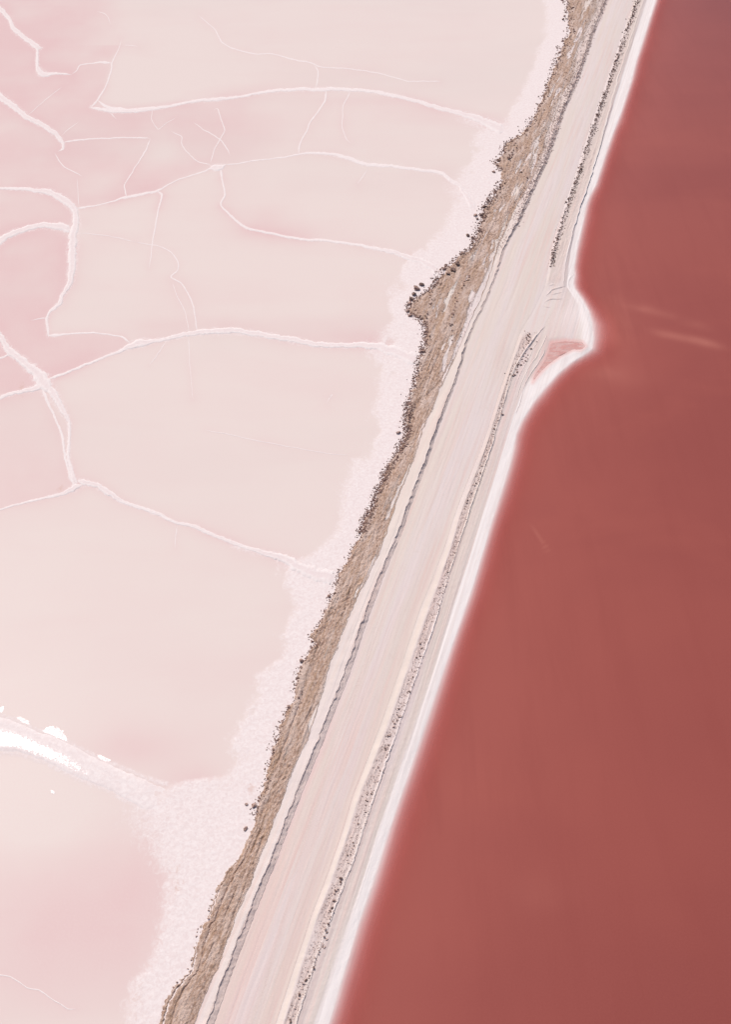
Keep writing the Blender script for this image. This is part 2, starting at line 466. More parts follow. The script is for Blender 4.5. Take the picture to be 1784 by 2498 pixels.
# ------------------------------------------------------------------ ridges and seams of salt on the pans (survey)
# (kind, label, [(x, y, width)...]) -- width in frame pixels
RIDGES = [
 ("ridge", "white salt ridge slanting down from the top left corner of the pans", [(-60,-25,13),(0,22,12),(22,48,9),(33,72,11),(63,96,11),(90,116,14),(104,117,5)]),
 ("ridge", "short upright salt ridge bending into a foot below the top left corner", [(90,112,6),(90,155,8),(98,178,15),(118,180,9),(137,178,6),(174,182,3.5)]),
 ("seam", "thin stepped salt seam right of the bent ridge near the top left corner", [(174,182,2),(186,172,2.2),(196,159,2.5),(233,153,3),(255,152,6),(273,153,4)]),
 ("seam", "crooked salt seam dropping to the tip of the long upper ridge", [(295,96,1.5),(290,115,1.8),(273,152,3),(271,170,3.5),(255,214,3),(236,244,4),(222,262,5)]),
 ("ridge", "long white salt ridge arching across the upper pans towards the bank", [(222,262,8),(245,266,8),(270,272,8),(296,271,10),(370,266,9),(430,255,6),(484,245,7),(530,242,9),(585,236,6),(666,222,7),(730,218,8),(796,217,9),(850,219,8),(906,223,8),(962,233,9),(1017,246,9),(1069,263,10),(1110,272,10),(1150,284,14),(1190,300,22),(1232,320,34)]),
 ("seam", "small salt spur joining the left tip of the long upper ridge from above", [(236,244,3),(255,258,6),(280,266,8),(330,268,4)]),
 ("seam", "tiny forked salt stub under the left tip of the long upper ridge", [(268,274,4),(276,283,2.5),(284,291,1.5)]),
 ("seam", "faint salt seam wandering across the topmost pan to the bank", [(484,37,2),(506,55,2.2),(526,74,2.5),(541,103,2.5),(574,120,3),(622,132,2.5),(666,131,2.2),(711,144,2.8),(759,153,2.5),(781,163,2.5),(832,166,2.2),(899,174,2.2),(962,188,2.2),(999,198,2),(1076,198,2)]),
 ("seam", "short upright salt seam hanging from the topmost seam to the long ridge", [(766,157,2),(775,172,2.8),(775,190,3),(771,213,3.5)]),
 ("ridge", "straight white salt ridge slanting down from the left edge below the bent ridge", [(-60,190,16),(0,236,16),(37,262,14),(66,286,12),(111,310,12),(137,329,11),(151,347,9),(152,362,6),(140,370,2)]),
 ("seam", "thin level salt seam closing the top of the small four-sided pan", [(153,347,4),(190,341,3.5),(222,339,3),(296,336,3),(340,336,3),(366,338,3.5)]),
 ("seam", "slanting salt seam down the right side of the small four-sided pan", [(366,338,3),(356,366,3),(336,398,2.5),(321,421,2.5),(303,451,2.5),(308,482,4)]),
 ("seam", "broken salt seam trailing below the end of the slanting left ridge", [(133,373,2),(144,392,2.5),(155,406,2.2),(178,418,2),(200,430,2.2)]),
 ("ridge", "flaring white salt ridge entering from the left edge and turning downward", [(-60,455,5),(0,459,6),(74,463,9),(120,468,15),(150,484,17),(172,500,17),(184,520,14),(185,545,17),(179,570,20),(176,600,21),(175,640,19),(174,663,17),(167,696,13),(152,718,9),(145,740,10),(122,759,6),(113,780,6),(116,800,6),(117,822,7)]),
 ("ridge", "curved white salt ridge sweeping up from the left edge to the downward ridge", [(-50,630,18),(0,588,15),(22,572,14),(55,560,13),(100,550,14),(148,553,18),(174,566,20)]),
 ("seam", "thin salt seam climbing right from the flared ridge to the salt knot", [(186,508,6),(229,502,3),(266,493,2.8),(308,481,6),(351,472,6),(384,465,5),(410,451,2.8),(436,438,2.8),(470,426,2.8),(502,416,3.5),(520,405,5)]),
 ("ridge", "small netted salt knot where several seams meet in the upper pans", [(508,412,4),(520,408,14),(534,408,16),(545,404,8),(553,400,3)]),
 ("seam", "thin salt seam looping down to the salt knot from the left", [(417,320,1.6),(443,333,2),(443,351,2),(458,373,2),(484,395,2),(513,401,3)]),
 ("seam", "kinked salt seam above the salt knot under the long upper ridge", [(520,268,1.6),(531,266,2),(541,296,2.4),(548,318,2.4),(537,340,2.4),(522,366,2.2),(513,397,2.4)]),
 ("seam", "short salt seam crossing the kinked seam above the salt knot", [(470,298,1.2),(500,318,2.2),(537,340,2.6),(555,366,2.2),(562,380,1.4)]),
 ("ridge", "salt ridge running right from the salt knot to the bank", [(548,401,3),(589,398,3),(629,390,2.8),(674,386,2.8),(729,377,4),(759,373,6),(807,376,7),(851,386,9),(888,400,8),(962,406,7),(1036,416,7),(1080,423,8),(1097,438,9),(1120,452,10),(1140,480,14),(1160,510,20)]),
 ("seam", "long slanting salt seam linking the long upper ridge to the knot ridge", [(797,219,5),(794,244,4),(778,270,3.2),(759,296,3.2),(745,325,3),(733,349,3.2),(728,376,4)]),
 ("seam", "thin bowed salt seam hanging below the crest of the long upper ridge", [(855,222,2.5),(838,259,2.2),(836,285,1.8),(834,307,2),(844,336,1.8),(856,350,1.5)]),
 ("ridge", "salt ridge dropping from the salt knot then bending right to the bank", [(538,412,7),(542,440,4),(548,476,4),(539,502,4),(568,530,5),(600,556,6),(648,567,6),(722,582,6),(807,588,6),(869,597,6),(936,610,9),(980,622,12),(1036,641,16),(1066,660,24),(1090,676,30)]),
 ("seam", "upright salt seam hanging below the climbing seam left of the salt knot", [(384,466,8),(395,477,5),(386,510,3.4),(377,561,3.4),(371,598,2.6),(367,630,2),(362,656,1.6)]),
 ("seam", "looping salt seam bulging right then falling to the wide middle ridge", [(330,590,1.5),(384,600,2),(417,615,2.6),(436,644,2.8),(432,659,2.6),(417,676,3),(443,692,3.2),(462,722,3.2),(473,755,3.2),(477,785,3),(480,808,4)]),
 ("seam", "level salt seam from the foot of the downward ridge to the net of salt", [(117,820,8),(166,814,4),(222,812,3.6),(266,816,3.2),(296,822,4),(316,836,6)]),
 ("seam", "short salt spur pointing left at the foot of the downward ridge", [(74,781,1.5),(95,777,2.5),(113,775,4)]),
 ("ridge", "wide white salt ridge arching over the middle pans to the bank", [(118,926,8),(129,920,6),(166,907,6),(222,884,5.5),(277,862,6),(312,848,11),(332,840,20),(352,835,17),(378,831,9),(406,827,9),(462,814,12),(500,810,14),(536,808,15),(574,808,15),(648,818,13),(722,831,14),(796,843,13),(851,843,12),(906,842,18),(943,852,24),(985,866,30),(1020,884,40)]),
 ("ridge", "broad veined salt ridge slanting from the left edge into the salt junction", [(-60,735,12),(0,822,15),(22,855,17),(55,881,20),(85,907,26),(104,930,36),(122,955,26)]),
 ("ridge", "salt ridge curving in from the left edge to the salt junction", [(-60,990,6),(0,970,8),(37,957,9),(74,950,12),(104,942,22)]),
 ("seam", "short salt spur from the left edge to the broad veined ridge", [(-30,880,4),(0,873,5),(25,864,5),(32,860,4)]),
 ("ridge", "left strand of the doubled salt ridge below the salt junction", [(104,950,10),(111,969,7),(129,1010,5),(148,1054,6),(155,1085,6),(159,1117,6),(170,1161,7),(180,1184,10)]),
 ("ridge", "right strand of the doubled salt ridge below the salt junction", [(118,940,22),(136,972,18),(155,1005,13),(168,1030,9),(168,1073,7),(166,1117,8),(174,1150,9),(186,1180,14)]),
 ("ridge", "salt ridge rising from the left edge to the lower salt junction", [(-60,1258,4),(0,1242,4.5),(55,1227,5),(111,1214,6),(150,1204,9),(180,1192,14),(200,1182,12)]),
 ("ridge", "lumpy white salt ridge winding from the lower junction to the bank", [(188,1172,12),(207,1176,14),(236,1184,13),(266,1203,15),(296,1223,9),(351,1242,8),(388,1254,9),(425,1274,7),(480,1285,9),(499,1297,9),(536,1311,9),(576,1326,9),(605,1338,9),(640,1347,12),(690,1362,22),(730,1385,32),(775,1402,36),(820,1412,40)]),
 ("seam", "faint upright salt seam hanging below the lumpy winding ridge", [(432,1283,2.4),(429,1305,2.2),(427,1338,1.4)]),
 ("seam", "thin winding salt seam in the pink pan at the bottom left corner", [(-60,2372,2.5),(0,2378,3),(30,2386,2.8),(66,2410,2.8),(92,2415,3),(122,2434,2.8),(163,2460,2.8),(185,2461,1.8)]),
 ("seam", "faint slanting salt seam falling from the wide middle ridge", [(406,832,2),(385,862,1.8),(362,893,1.4)]),
 ("seam", "faint upright salt seam under the crest of the wide middle ridge", [(460,822,1.8),(462,870,1.5),(466,930,1.3),(470,975,1.2)]),
 ("seam", "faint twin salt seam left of the looping seam's tail", [(420,688,1.4),(432,722,1.8),(450,758,1.8),(458,790,1.4),(461,812,1.4)]),
 ("seam", "pale salt spur under the knot ridge near the bank", [(898,412,1.6),(884,432,1.8),(870,452,1.2)]),
 ("seam", "pale upright salt seam left of the flared ridge's bend", [(192,505,1.6),(190,470,1.4),(187,432,1.2)]),
 ("seam", "hairline salt seam across the big pan below the wide middle ridge", [(500,1049,1.4),(560,1060,1.8),(630,1076,1.8),(720,1092,1.6),(796,1106,1.5),(850,1110,1.2)]),
 ("seam", "hairline salt seam right of the downward ridge, running to the looping seam", [(195,568,1.3),(240,572,1.6),(290,580,1.6),(330,590,1.5)]),
 ("seam", "hairline salt crook near the top edge left of the crooked seam", [(235,28,1.3),(252,32,1.6),(264,42,1.4),(268,60,1.2)]),
 ("seam", "short hairline salt seam right of the crooked seam's upper end", [(297,110,1.4),(322,111,1.6),(338,115,1.3)]),
 ("seam", "hairline salt fork between the four-sided pan and the salt knot", [(372,262,1.2),(370,290,1.5),(385,315,1.5),(405,300,1.3),(432,285,1.2)]),
 ("seam", "hairline salt seam crossing the pan above the four-sided pan", [(150,330,1.2),(170,312,1.5),(192,296,1.2)]),
 ("seam", "faint salt star in the middle of the big right-hand pan", [(795,985,1.4),(804,972,1.8),(812,962,1.4),(800,968,1.2)]),
 ("seam", "pale slanting scratch of salt across the pink upper left pan", [(152,210,1.0),(108,245,1.4),(66,282,1.2)]),
]


def catmull(P, n):
    P = np.asarray(P, float)
    Q = np.vstack([2 * P[0] - P[1], P, 2 * P[-1] - P[-2]])
    out = []
    for i in range(1, len(Q) - 2):
        seg = max(2, int(math.hypot(*(Q[i + 1] - Q[i])[:2]) / n))
        t = np.linspace(0, 1, seg, endpoint=False)[:, None]
        a, b, c, d = Q[i - 1], Q[i], Q[i + 1], Q[i + 2]
        # gentle (half-tension) spline keeps the surveyed kinks
        m1 = (c - a) * 0.35; m2 = (d - b) * 0.35
        out.append((2*t**3-3*t**2+1)*b + (t**3-2*t**2+t)*m1 + (-2*t**3+3*t**2)*c + (t**3-t**2)*m2)
    out.append(P[-1:])
    return np.vstack(out)


# ------------------------------------------------------------------ salt pans
print("pans")
ys = rows_py(2.6)
xs = np.concatenate([np.array([-1600, -1200, -900, -650, -450, -300, -200, -140, -100, -75, -55.]), np.arange(-40, 1460, 2.6), np.array([1480, 1520, 1600, 1750, 1950.])])
PX, PY = np.meshgrid(xs, ys)
jx = 0
X, Y, Z = G(PX, PY, 0.0)
pink = np.zeros_like(PX); salt = np.zeros_like(PX); stain = np.zeros_like(PX); zadd = np.zeros_like(PX)
near = np.full_like(PX, 400.0)
for kind, label, pts in RIDGES:
    P = np.asarray(pts, float)
    for (x0, y0, w0), (x1, y1, w1) in zip(P[:-1], P[1:]):
        R = 70
        i0, i1 = np.searchsorted(ys, [min(y0, y1) - R, max(y0, y1) + R])
        j0, j1 = np.searchsorted(xs, [min(x0, x1) - R, max(x0, x1) + R])
        if i1 <= i0 or j1 <= j0: continue
        sx, sy = PX[i0:i1, j0:j1], PY[i0:i1, j0:j1]
        L2 = (x1 - x0) ** 2 + (y1 - y0) ** 2 + 1e-6
        t = np.clip(((sx - x0) * (x1 - x0) + (sy - y0) * (y1 - y0)) / L2, 0, 1)
        d = np.hypot(sx - x0 - t * (x1 - x0), (sy - y0 - t * (y1 - y0)) * 1.15)
        w = w0 + t * (w1 - w0)
        e = d - w * 0.5
        near[i0:i1, j0:j1] = np.minimum(near[i0:i1, j0:j1], e + (0 if w.mean() > 4 else 8))
        sl = np.exp(-np.maximum(e, 0) ** 2 / (2 * (0.35 * w + 0.8) ** 2)) * np.clip(w / 7, 0.35, 1) * 0.5
        salt[i0:i1, j0:j1] = np.maximum(salt[i0:i1, j0:j1], sl)
for E_ in ([(-60, 1836), (0, 1836), (44, 1838), (111, 1861), (185, 1898), (259, 1927), (314, 1957), (355, 1984), (380, 2014)], [(-60, 1717), (0, 1744), (44, 1759), (92, 1781), (163, 1807), (236, 1848), (296, 1873), (351, 1896), (406, 1914)]):
    for (x0, y0), (x1, y1) in zip(E_[:-1], E_[1:]):
        t = np.clip(((PX - x0) * (x1 - x0) + (PY - y0) * (y1 - y0)) / ((x1 - x0) ** 2 + (y1 - y0) ** 2), 0, 1)
        salt = np.maximum(salt, 0.62 * np.exp(-((PX - x0 - t * (x1 - x0)) ** 2 + (PY - y0 - t * (y1 - y0)) ** 2) / 110))
tt, ss = st(X, Y)
blotch = fbm(X / 9, Y / 13, 4, 3)
pink += 0.55 * np.exp(-np.maximum(near, 0) / 13.0) * (0.6 + 0.9 * fbm(X / 7, Y / 9, 3, 31))  # pinker brine by the ridges, with their shadow lines painted in
CELLS = [  # closed pans and how pink their brine is
 (.68, [(-1600, -1200), (420, -1200), (420, 60), (295, 96), (273, 152), (255, 214), (236, 244), (222, 262), (296, 271), (484, 245), (700, 222), (720, 300), (700, 380), (600, 395), (548, 400), (515, 405), (436, 438), (384, 465), (308, 481), (190, 506), (150, 484), (74, 463), (-1600, 455)]),
 (.60, [(-1600, 459), (0, 459), (120, 470), (175, 505), (180, 560), (100, 550), (22, 572), (-50, 625), (-1600, 800)]),
 (.72, [(-50, 640), (22, 575), (100, 552), (170, 570), (174, 660), (150, 718), (113, 780), (117, 822), (220, 812), (296, 822), (316, 836), (277, 862), (166, 907), (120, 926), (85, 907), (0, 822), (-60, 735), (-200, 700)]),
 (.66, [(-1600, 850), (-60, 780), (0, 830), (85, 915), (100, 935), (37, 957), (-60, 985), (-1600, 1000)]),
 (.30, [(-1600, 1000), (37, 957), (100, 950), (150, 1060), (160, 1150), (175, 1190), (111, 1214), (-60, 1255), (-1600, 1300)]),
]
cellp = np.zeros_like(PX)
for a, poly in CELLS:
    pin_ = np.zeros(PX.shape, bool)
    for (x0, y0), (x1, y1) in zip(poly, poly[1:] + poly[:1]):
        pin_ ^= ((y0 > PY) != (y1 > PY)) & (PX < (x1 - x0) * (PY - y0) / (y1 - y0 + 1e-9) + x0)
    cellp = np.where(pin_, a, cellp)
for _ in range(2):                        # brine tints grade over a few decimetres
    for ax in (0, 1):
        acc = sum(np.roll(cellp, q, ax) for q in (-3, -2, -1, 0, 1, 2, 3)) / 7
        cellp = acc
cellp = cellp * np.where(PY < 110, sstep(340, 150, PX), sstep(680, 430, PX))
pink += cellp * (0.95 + 0.5 * blotch)
for cx, cy, rx, ry, a in [(60, 1190, 130, 50, .4), (150, 2270, 420, 270, .66), (330, 2080, 120, 140, .3), (330, 1830, 150, 55, .5), (690, 568, 120, 22, .4), (620, 330, 90, 80, .35),
                          (470, 1900, 90, 40, .45), (560, 1650, 120, 180, .15), (400, 795, 120, 22, .3), (860, 820, 140, 18, .4), (760, 792, 200, 26, .25), (640, 540, 90, 40, .3),
                          (880, 245, 160, 14, .3), (560, 225, 160, 18, .3), (1040, 280, 120, 30, .2), (560, 795, 80, 20, .35)]:
    q = ((PX - cx) / rx) ** 2 + ((PY - cy) / ry) ** 2
    pink += a * np.exp(-q * 1.1) * (0.85 + 0.5 * blotch)
for cx, cy, rx, ry, a in [(60, 1980, 130, 70, .35), (290, 345, 50, 22, .3), (400, 375, 60, 40, .45), (440, 200, 200, 50, .2)]:
    pink -= a * np.exp(-((PX - cx) / rx) ** 2 - ((PY - cy) / ry) ** 2)
pink += 0.04 + 0.10 * blotch
a_edge = LA(PY); s_edge = LS(PY)
m = mpp(PY)
apw = np.maximum(a_edge - s_edge, 20)
ap = 0.95 - 0.72 * sstep(0.0, 1.0, (s_edge + 0.30 * apw - PX) / np.maximum(0.95 * apw, 45))
ap = np.where(PX < s_edge - 1.1 * apw, 0, ap)
ap = ap * sstep(-1.3, -0.15, (PX - s_edge) / apw)
patch = fbm(tt / 3.0, ss / 5.0, 4, 12)
ap2 = ap - 0.5 * sstep(-0.05, 0.5, patch) * sstep(2000, 1800, PY) * sstep(25, 80, a_edge - PX)
salt = np.maximum(salt, ap2)
for cx, cy, rx, ry in [(1170, 300, 80, 26), (1120, 470, 45, 35), (1050, 655, 70, 32), (950, 858, 80, 26), (735, 1388, 85, 30), (600, 1340, 60, 14)]:
    salt = np.maximum(salt, 0.66 * np.exp(-((PX - cx) / rx) ** 2 - ((PY - cy - 0.3 * (PX - cx)) / ry) ** 2))
# broken crystal fringe and the freckles of salt in the lowest pan
fr = fbm(X / 1.1, Y / 1.4, 3, 77)
salt = np.maximum(salt, 0.5 * np.exp(-np.abs(PX - s_edge + 12) / 26) * (PY > 1950) * (0.5 + fr))
stain += 0.40 * sstep(0.0, 0.5, patch) * np.exp(-((PX - s_edge - 4) / 26) ** 2) * (PY > 1620)
stain += 0.7 * np.exp(-((PX - 612) / 12) ** 2 - ((PY - 1925) / 18) ** 2)
stain += 0.6 * np.exp(-((PX - 52) / 12) ** 2 - ((PY - 945) / 22) ** 2) + 0.6 * np.exp(-((PX - 148) / 14) ** 2 - ((PY - 1195) / 12) ** 2)
pink = np.clip(pink, 0, 1)
zadd = 0.03 * sstep(0.45, 0.9, salt) + 0.012 * fbm(X / .4, Y / .4, 3, 5) * sstep(0.4, 0.95, salt) + 0.015 * fbm(tt / 1.2, ss / 2.2, 3, 6) * sstep(0.55, 0.95, salt)
Zp = Z + zadd
keep = (PX < a_edge + 34)
fm = keep[:-1, :-1] & keep[1:, 1:] & keep[:-1, 1:] & keep[1:, :-1]
o = grid_obj("salt_pan", X, Y, Zp, M_PAN, {"pink": pink, "salt": salt, "stain": stain}, fm)
tag(o, "pale pink salt pans under a film of brine left of the road", kind="structure")


# ------------------------------------------------------------------ salt ridges
def strip_mesh(name, pts, mat, hfac=0.07, hmax=0.09, seed=0, step=2.2, parent=None):
    C = catmull(pts, step)
    d = np.gradient(C[:, :2], axis=0)
    d /= np.maximum(np.hypot(d[:, 0], d[:, 1])[:, None], 1e-6)
    nrm = np.stack([-d[:, 1], d[:, 0]], 1)
    arc = np.concatenate([[0], np.cumsum(np.hypot(*np.diff(C[:, :2], axis=0).T))])
    w = np.maximum(C[:, 2], 1.0)
    wob = fbm(arc / 16, arc * 0 + seed, 3, seed) * np.minimum(0.9 + 0.16 * w, 3.0)
    cx = C[:, 0] + nrm[:, 0] * wob; cy = C[:, 1] + nrm[:, 1] * wob
    rag = 1 + 0.55 * fbm(arc / 7, arc * 0 + 3.3 + seed, 5, seed + 5, .65)
    rag2 = 1 + 0.55 * fbm(arc / 6, arc * 0 + 8.3 + seed, 5, seed + 9, .65)
    taper = sstep(0, 14, arc) * sstep(0, 14, arc[-1] - arc) * 0.8 + 0.2
    prof = [(-1.0, -0.3), (-0.85, 0.35), (-0.66, 1.0), (-0.3, 0.72), (0.25, 0.7), (0.64, 1.0), (0.86, 0.3), (1.0, -0.3)]
    out = []
    msc = mpp(cy)
    wm = w * msc
    Hh = np.minimum(hfac * wm + 0.004, hmax) * taper
    for k, (u, hh) in enumerate(prof):
        off = u * w * 0.5 * taper * (rag if u < 0 else rag2)
        qx, qy = cx + nrm[:, 0] * off, cy + nrm[:, 1] * off
        Xa, Ya, _ = G(qx, qy, 0.01)
        zz = 0.008 + Hh * hh * (1 + (0.5 * fbm(Xa / .5, Ya / .5, 3, seed + 20) if 0 < k < 7 else 0))
        out.append(np.stack([Xa, Ya, zz], 1))
    A = np.stack(out, 1)
    ny, nx = A.shape[:2]
    f = grid_faces(ny, nx)
    # make normals point up
    v = A.reshape(-1, 3)
    p = v[f[len(f) // 2]]
    if np.cross(p[1] - p[0], p[2] - p[0])[2] < 0: f = f[:, ::-1]
    rim = np.broadcast_to(np.array([1, 1, 1, 0, 0, 1, 1, 1.])[None, :], (ny, nx)) * 1.0
    rim = np.maximum(rim, sstep(12, 5, w)[:, None])
    return mesh_np(name, v, f, mat, {"core": (1 - rim).ravel()}, parent=parent)


for k, (kind, label, pts) in enumerate(RIDGES):
    if kind == "ridge":
        o = strip_mesh("salt_ridge", pts, M_RIDGE, seed=k)
        tag(o, label, "salt ridge", "salt ridges between the pans")
    else:
        o = strip_mesh("salt_seam", pts, M_RIDGE, hfac=0.045, seed=k)
        tag(o, label, "salt seam", "thin salt seams on the pans")

# the heavy ridge at the lower left: two surveyed edges
UP = np.array([(-120, 1690), (-60, 1717), (0, 1744), (44, 1759), (92, 1781), (163, 1807), (236, 1848), (296, 1873), (351, 1896), (406, 1914), (452, 1938), (500, 1980)], float)
LO = np.array([(-120, 1838), (-60, 1836), (0, 1836), (44, 1838), (111, 1861), (185, 1898), (259, 1927), (314, 1957), (355, 1984), (380, 2014), (402, 2070), (430, 2110)], float)


def resamp(P, n):
    P = catmull(np.c_[P, np.zeros(len(P))], 2.0)[:, :2]
    a = np.concatenate([[0], np.cumsum(np.hypot(*np.diff(P, axis=0).T))]); a /= a[-1]
    q = np.linspace(0, 1, n)
    return np.stack([np.interp(q, a, P[:, 0]), np.interp(q, a, P[:, 1])], 1)


n = 300; nc = 44
U_, L_ = resamp(UP, n), resamp(LO, n)
v = np.linspace(0, 1, nc)[None, :]
ii = np.linspace(0, 1, n)[:, None]
rg = 3.5 * fbm(np.arange(n) / 5, np.arange(n) * 0, 4, 50)[:, None] * (1 - v) ** 2 + 4 * fbm(np.arange(n) / 4, np.arange(n) * 0 + 5, 4, 51)[:, None] * v ** 2
qx = U_[:, :1] * (1 - v) + L_[:, :1] * v
qy = U_[:, 1:] * (1 - v) + L_[:, 1:] * v + rg
Xa, Ya, _ = G(qx, qy, 0.1)
fade = 1 - sstep(0.72, 1.0, ii)
hz = (np.sin(np.pi * np.clip(v * 1.0, 0, 1)) ** 0.8) * 0.07 * fade
groove = fbm(v * 7 + 0 * ii, ii * 5 + 0 * v, 3, 60)
hz = hz + (0.022 * groove + 0.018 * fbm(Xa / .6, Ya / .6, 4, 61)) * np.minimum(1, 6 * v * (1 - v)) * (0.4 + 0.6 * fade)
hz = (hz + 0.035) * sstep(0, .12, v) * sstep(1, .86, v) - 0.03
hz = hz - 0.13 * sstep(0.66, 1.05, ii + 0.12 * fbm(Xa / 1.2, Ya / 1.2, 4, 62))
f = grid_faces(n, nc)
A = np.stack([Xa, Ya, hz + 0.02], -1).reshape(-1, 3)
p = A[f[len(f) // 2]]
if np.cross(p[1] - p[0], p[2] - p[0])[2] < 0: f = f[:, ::-1]
wet = 1.05 * np.exp(-((v - 0.62) / 0.27) ** 2) * sstep(0.85, 0.18, ii) + 0 * ii
wet = wet - 0.12
o = mesh_np("salt_ridge", A, f, M_CRUST, {"wet": wet})
tag(o, "broadest heavy salt ridge at lower left, glistening at its left end", "salt ridge", "salt ridges between the pans")


def blob_sheet(name, poly, z, mat, seed, amp=2.0, label=None):
    """a thin film of brine: ragged polygon with a little thickness"""
    P = np.asarray(poly + [poly[0]], float)
    P = catmull(np.c_[P, np.zeros(len(P))], 3.0)[:-1, :2]
    k = np.arange(len(P))
    c = P.mean(0)
    nr = P - c; nr /= np.hypot(nr[:, 0], nr[:, 1])[:, None] + 1e-6
    P = P + nr * (amp * fbm(k / 1.7, k * 0 + seed, 4, seed, .7))[:, None]
    rings = [1.0, 0.97, 0.6, 0.25]
    vs = []
    for r_i, r in enumerate(rings):
        q = c + (P - c) * r
        Xa, Ya, _ = G(q[:, 0], q[:, 1], z)
        vs.append(np.stack([Xa, Ya, np.full(len(P), z - (0.03 if r_i == 0 else 0))], 1))
    nP = len(P)
    Xc, Yc, _ = G(c[0], c[1], z)
    V = np.vstack(vs + [np.array([[float(Xc), float(Yc), z]])])
    F = []
    for r_i in range(len(rings) - 1):
        for i in range(nP):
            j = (i + 1) % nP
            F.append((r_i * nP + i, r_i * nP + j, (r_i + 1) * nP + j, (r_i + 1) * nP + i))
    b = (len(rings) - 1) * nP
    me = bpy.data.meshes.new(name)
    T = [(b + i, b + (i + 1) % nP, len(V) - 1) for i in range(nP)]
    p0, p1, p2 = V[F[nP][0]], V[F[nP][1]], V[F[nP][2]]
    if np.cross(p1 - p0, p2 - p0)[2] < 0:
        F = [q[::-1] for q in F]; T = [q[::-1] for q in T]
    me.from_pydata([tuple(x) for x in V], [], F + T)
    me.materials.append(mat)
    o = bpy.data.objects.new(name, me); COL.objects.link(o)
    return tag(o, label, kind="structure")


blob_sheet("brine_puddle", [(98, 1783), (108, 1776), (122, 1771), (138, 1772), (150, 1777), (158, 1788), (165, 1808), (140, 1799), (118, 1790)], 0.014, M_WET, 3, 11.0, "largest glaring wet patch above the heavy salt ridge")
blob_sheet("brine_puddle", [(-30, 1722), (-5, 1727), (2, 1724), (9, 1723), (9, 1731), (6, 1739), (-10, 1737), (-30, 1732)], 0.014, M_WET, 4, 6.0, "glaring wet patch cut by the left edge above the heavy ridge")
blob_sheet("brine_puddle", [(38, 1749), (46, 1748), (54, 1752), (62, 1754), (70, 1760), (70, 1766), (56, 1762), (44, 1756)], 0.014, M_WET, 5, 6.0, "small glaring wet patch between two others above the heavy ridge")
blob_sheet("brine_puddle", [(236, 1841), (246, 1842), (258, 1848), (272, 1855), (262, 1858), (246, 1852)], 0.014, M_WET, 6, 6.0, "tiny wet patch above the middle of the heavy ridge")
blob_sheet("brine_puddle", [(124, 1928), (130, 1930), (132, 1936), (126, 1935)], 0.014, M_WET, 7, 6.0, "tiny glinting wet speck in the pink pan below the heavy ridge")

# ------------------------------------------------------------------ causeway: bank, shoulder, road, shore
print("causeway")


def strip(lines, ncols, ys):
    """lines: list of (x array over ys, z array) ; returns px, z, u (line index + fraction)"""
    PXs, Zs, Us = [], [], []
    for k in range(len(lines) - 1):
        n = ncols[k]
        fr = np.linspace(0, 1, n, endpoint=(k == len(lines) - 2))
        if k == len(lines) - 2: fr = np.linspace(0, 1, n)
        x0, z0 = lines[k]; x1, z1 = lines[k + 1]
        PXs.append(x0[:, None] * (1 - fr) + x1[:, None] * fr)
        Zs.append(z0[:, None] * (1 - fr) + z1[:, None] * fr)
        Us.append(np.broadcast_to(k + fr, (len(ys), n)))
    return np.hstack(PXs), np.hstack(Zs), np.hstack(Us)


yr = rows_py(2.0)
one = np.ones_like(yr)
scale = mpp(yr)
jA = 5.0 * fbm(yr / 11, yr * 0, 3, 91) + 2.6 * fbm(yr / 3.2, yr * 0 + 4, 2, 92)
inb = (yr > -80) & (yr < 2600)
xA = LA(yr) + np.where(inb, jA, 0)
xB = LB(yr) + np.where(inb, 3.0 * fbm(yr / 14, yr * 0 + 9, 3, 93), 0)
xC = LC(yr) + np.where(inb, 1.6 * fbm(yr / 9, yr * 0 + 2, 3, 94), 0)
dw = DW(yr)
xD = xC + dw
xE2 = LE2(yr); xE = xE2 - EW(yr)
xF = LF(yr) + np.where(inb, 2.4 * fbm(yr / 12, yr * 0 + 6, 3, 95), 0); xG = LG(yr); xH = LH(yr)
# presence of the right-hand windrow (gap at the turn-out by the spit)
mid = (1 - sstep(672, 700, yr) * (1 - sstep(806, 830, yr))) * (0.75 + 0.55 * fbm(yr / 30, yr * 0 + 1, 3, 96))
crestC = 0.36 - 0.20 * np.exp(-((yr - 720) / 120) ** 2) - 0.08 * sstep(500, 0, yr)     # height of the shoulder above the road
brk = 0.92 + 0.35 * fbm(yr / 40, yr * 0 + 3, 3, 97)
crestC = crestC * np.clip(brk, 0.72, 1.1)
zA = -0.06 * one; zB = Z_ROAD + 0.13 + 0 * one; zC = Z_ROAD + crestC

# --- bank
wA = 0.12
xA1 = xA + wA * (xB - xA)
xA2 = xA + 0.6 * (xB - xA)
PXb, Zb, Ub = strip([(xA, zA), (xA1, 0.18 * one), (xA2, 0.36 * one), (xB, zB)], [10, 34, 26], yr)
PYb = np.broadcast_to(yr[:, None], PXb.shape)
Xb, Yb, Zb0 = G(PXb, PYb, Zb)
tb, sb = st(Xb, Yb)
env = sstep(0, 0.25, Ub) * sstep(3.0, 2.7, Ub)
rough_b = 0.55 + 0.9 * np.maximum(0, fbm(tb / 2.5, sb / 7, 3, 100))
hb = 0.10 * fbm(tb / 1.6, sb / 7.0, 3, 101) + 0.20 * (ridged(tb / .75, sb / 11.0, 3, 102) - 0.6) + 0.19 * rough_b * fbm(tb / .26, sb / .34, 3, 103, 0.65) - 0.14 * sstep(.86, .95, ridged(tb / .95, sb / 16.0, 1, 107)) * sstep(-.1, .3, fbm(tb / 2, sb / 4, 2, 108))
edge = np.exp(-((Ub - 0.8) / 0.55) ** 2)
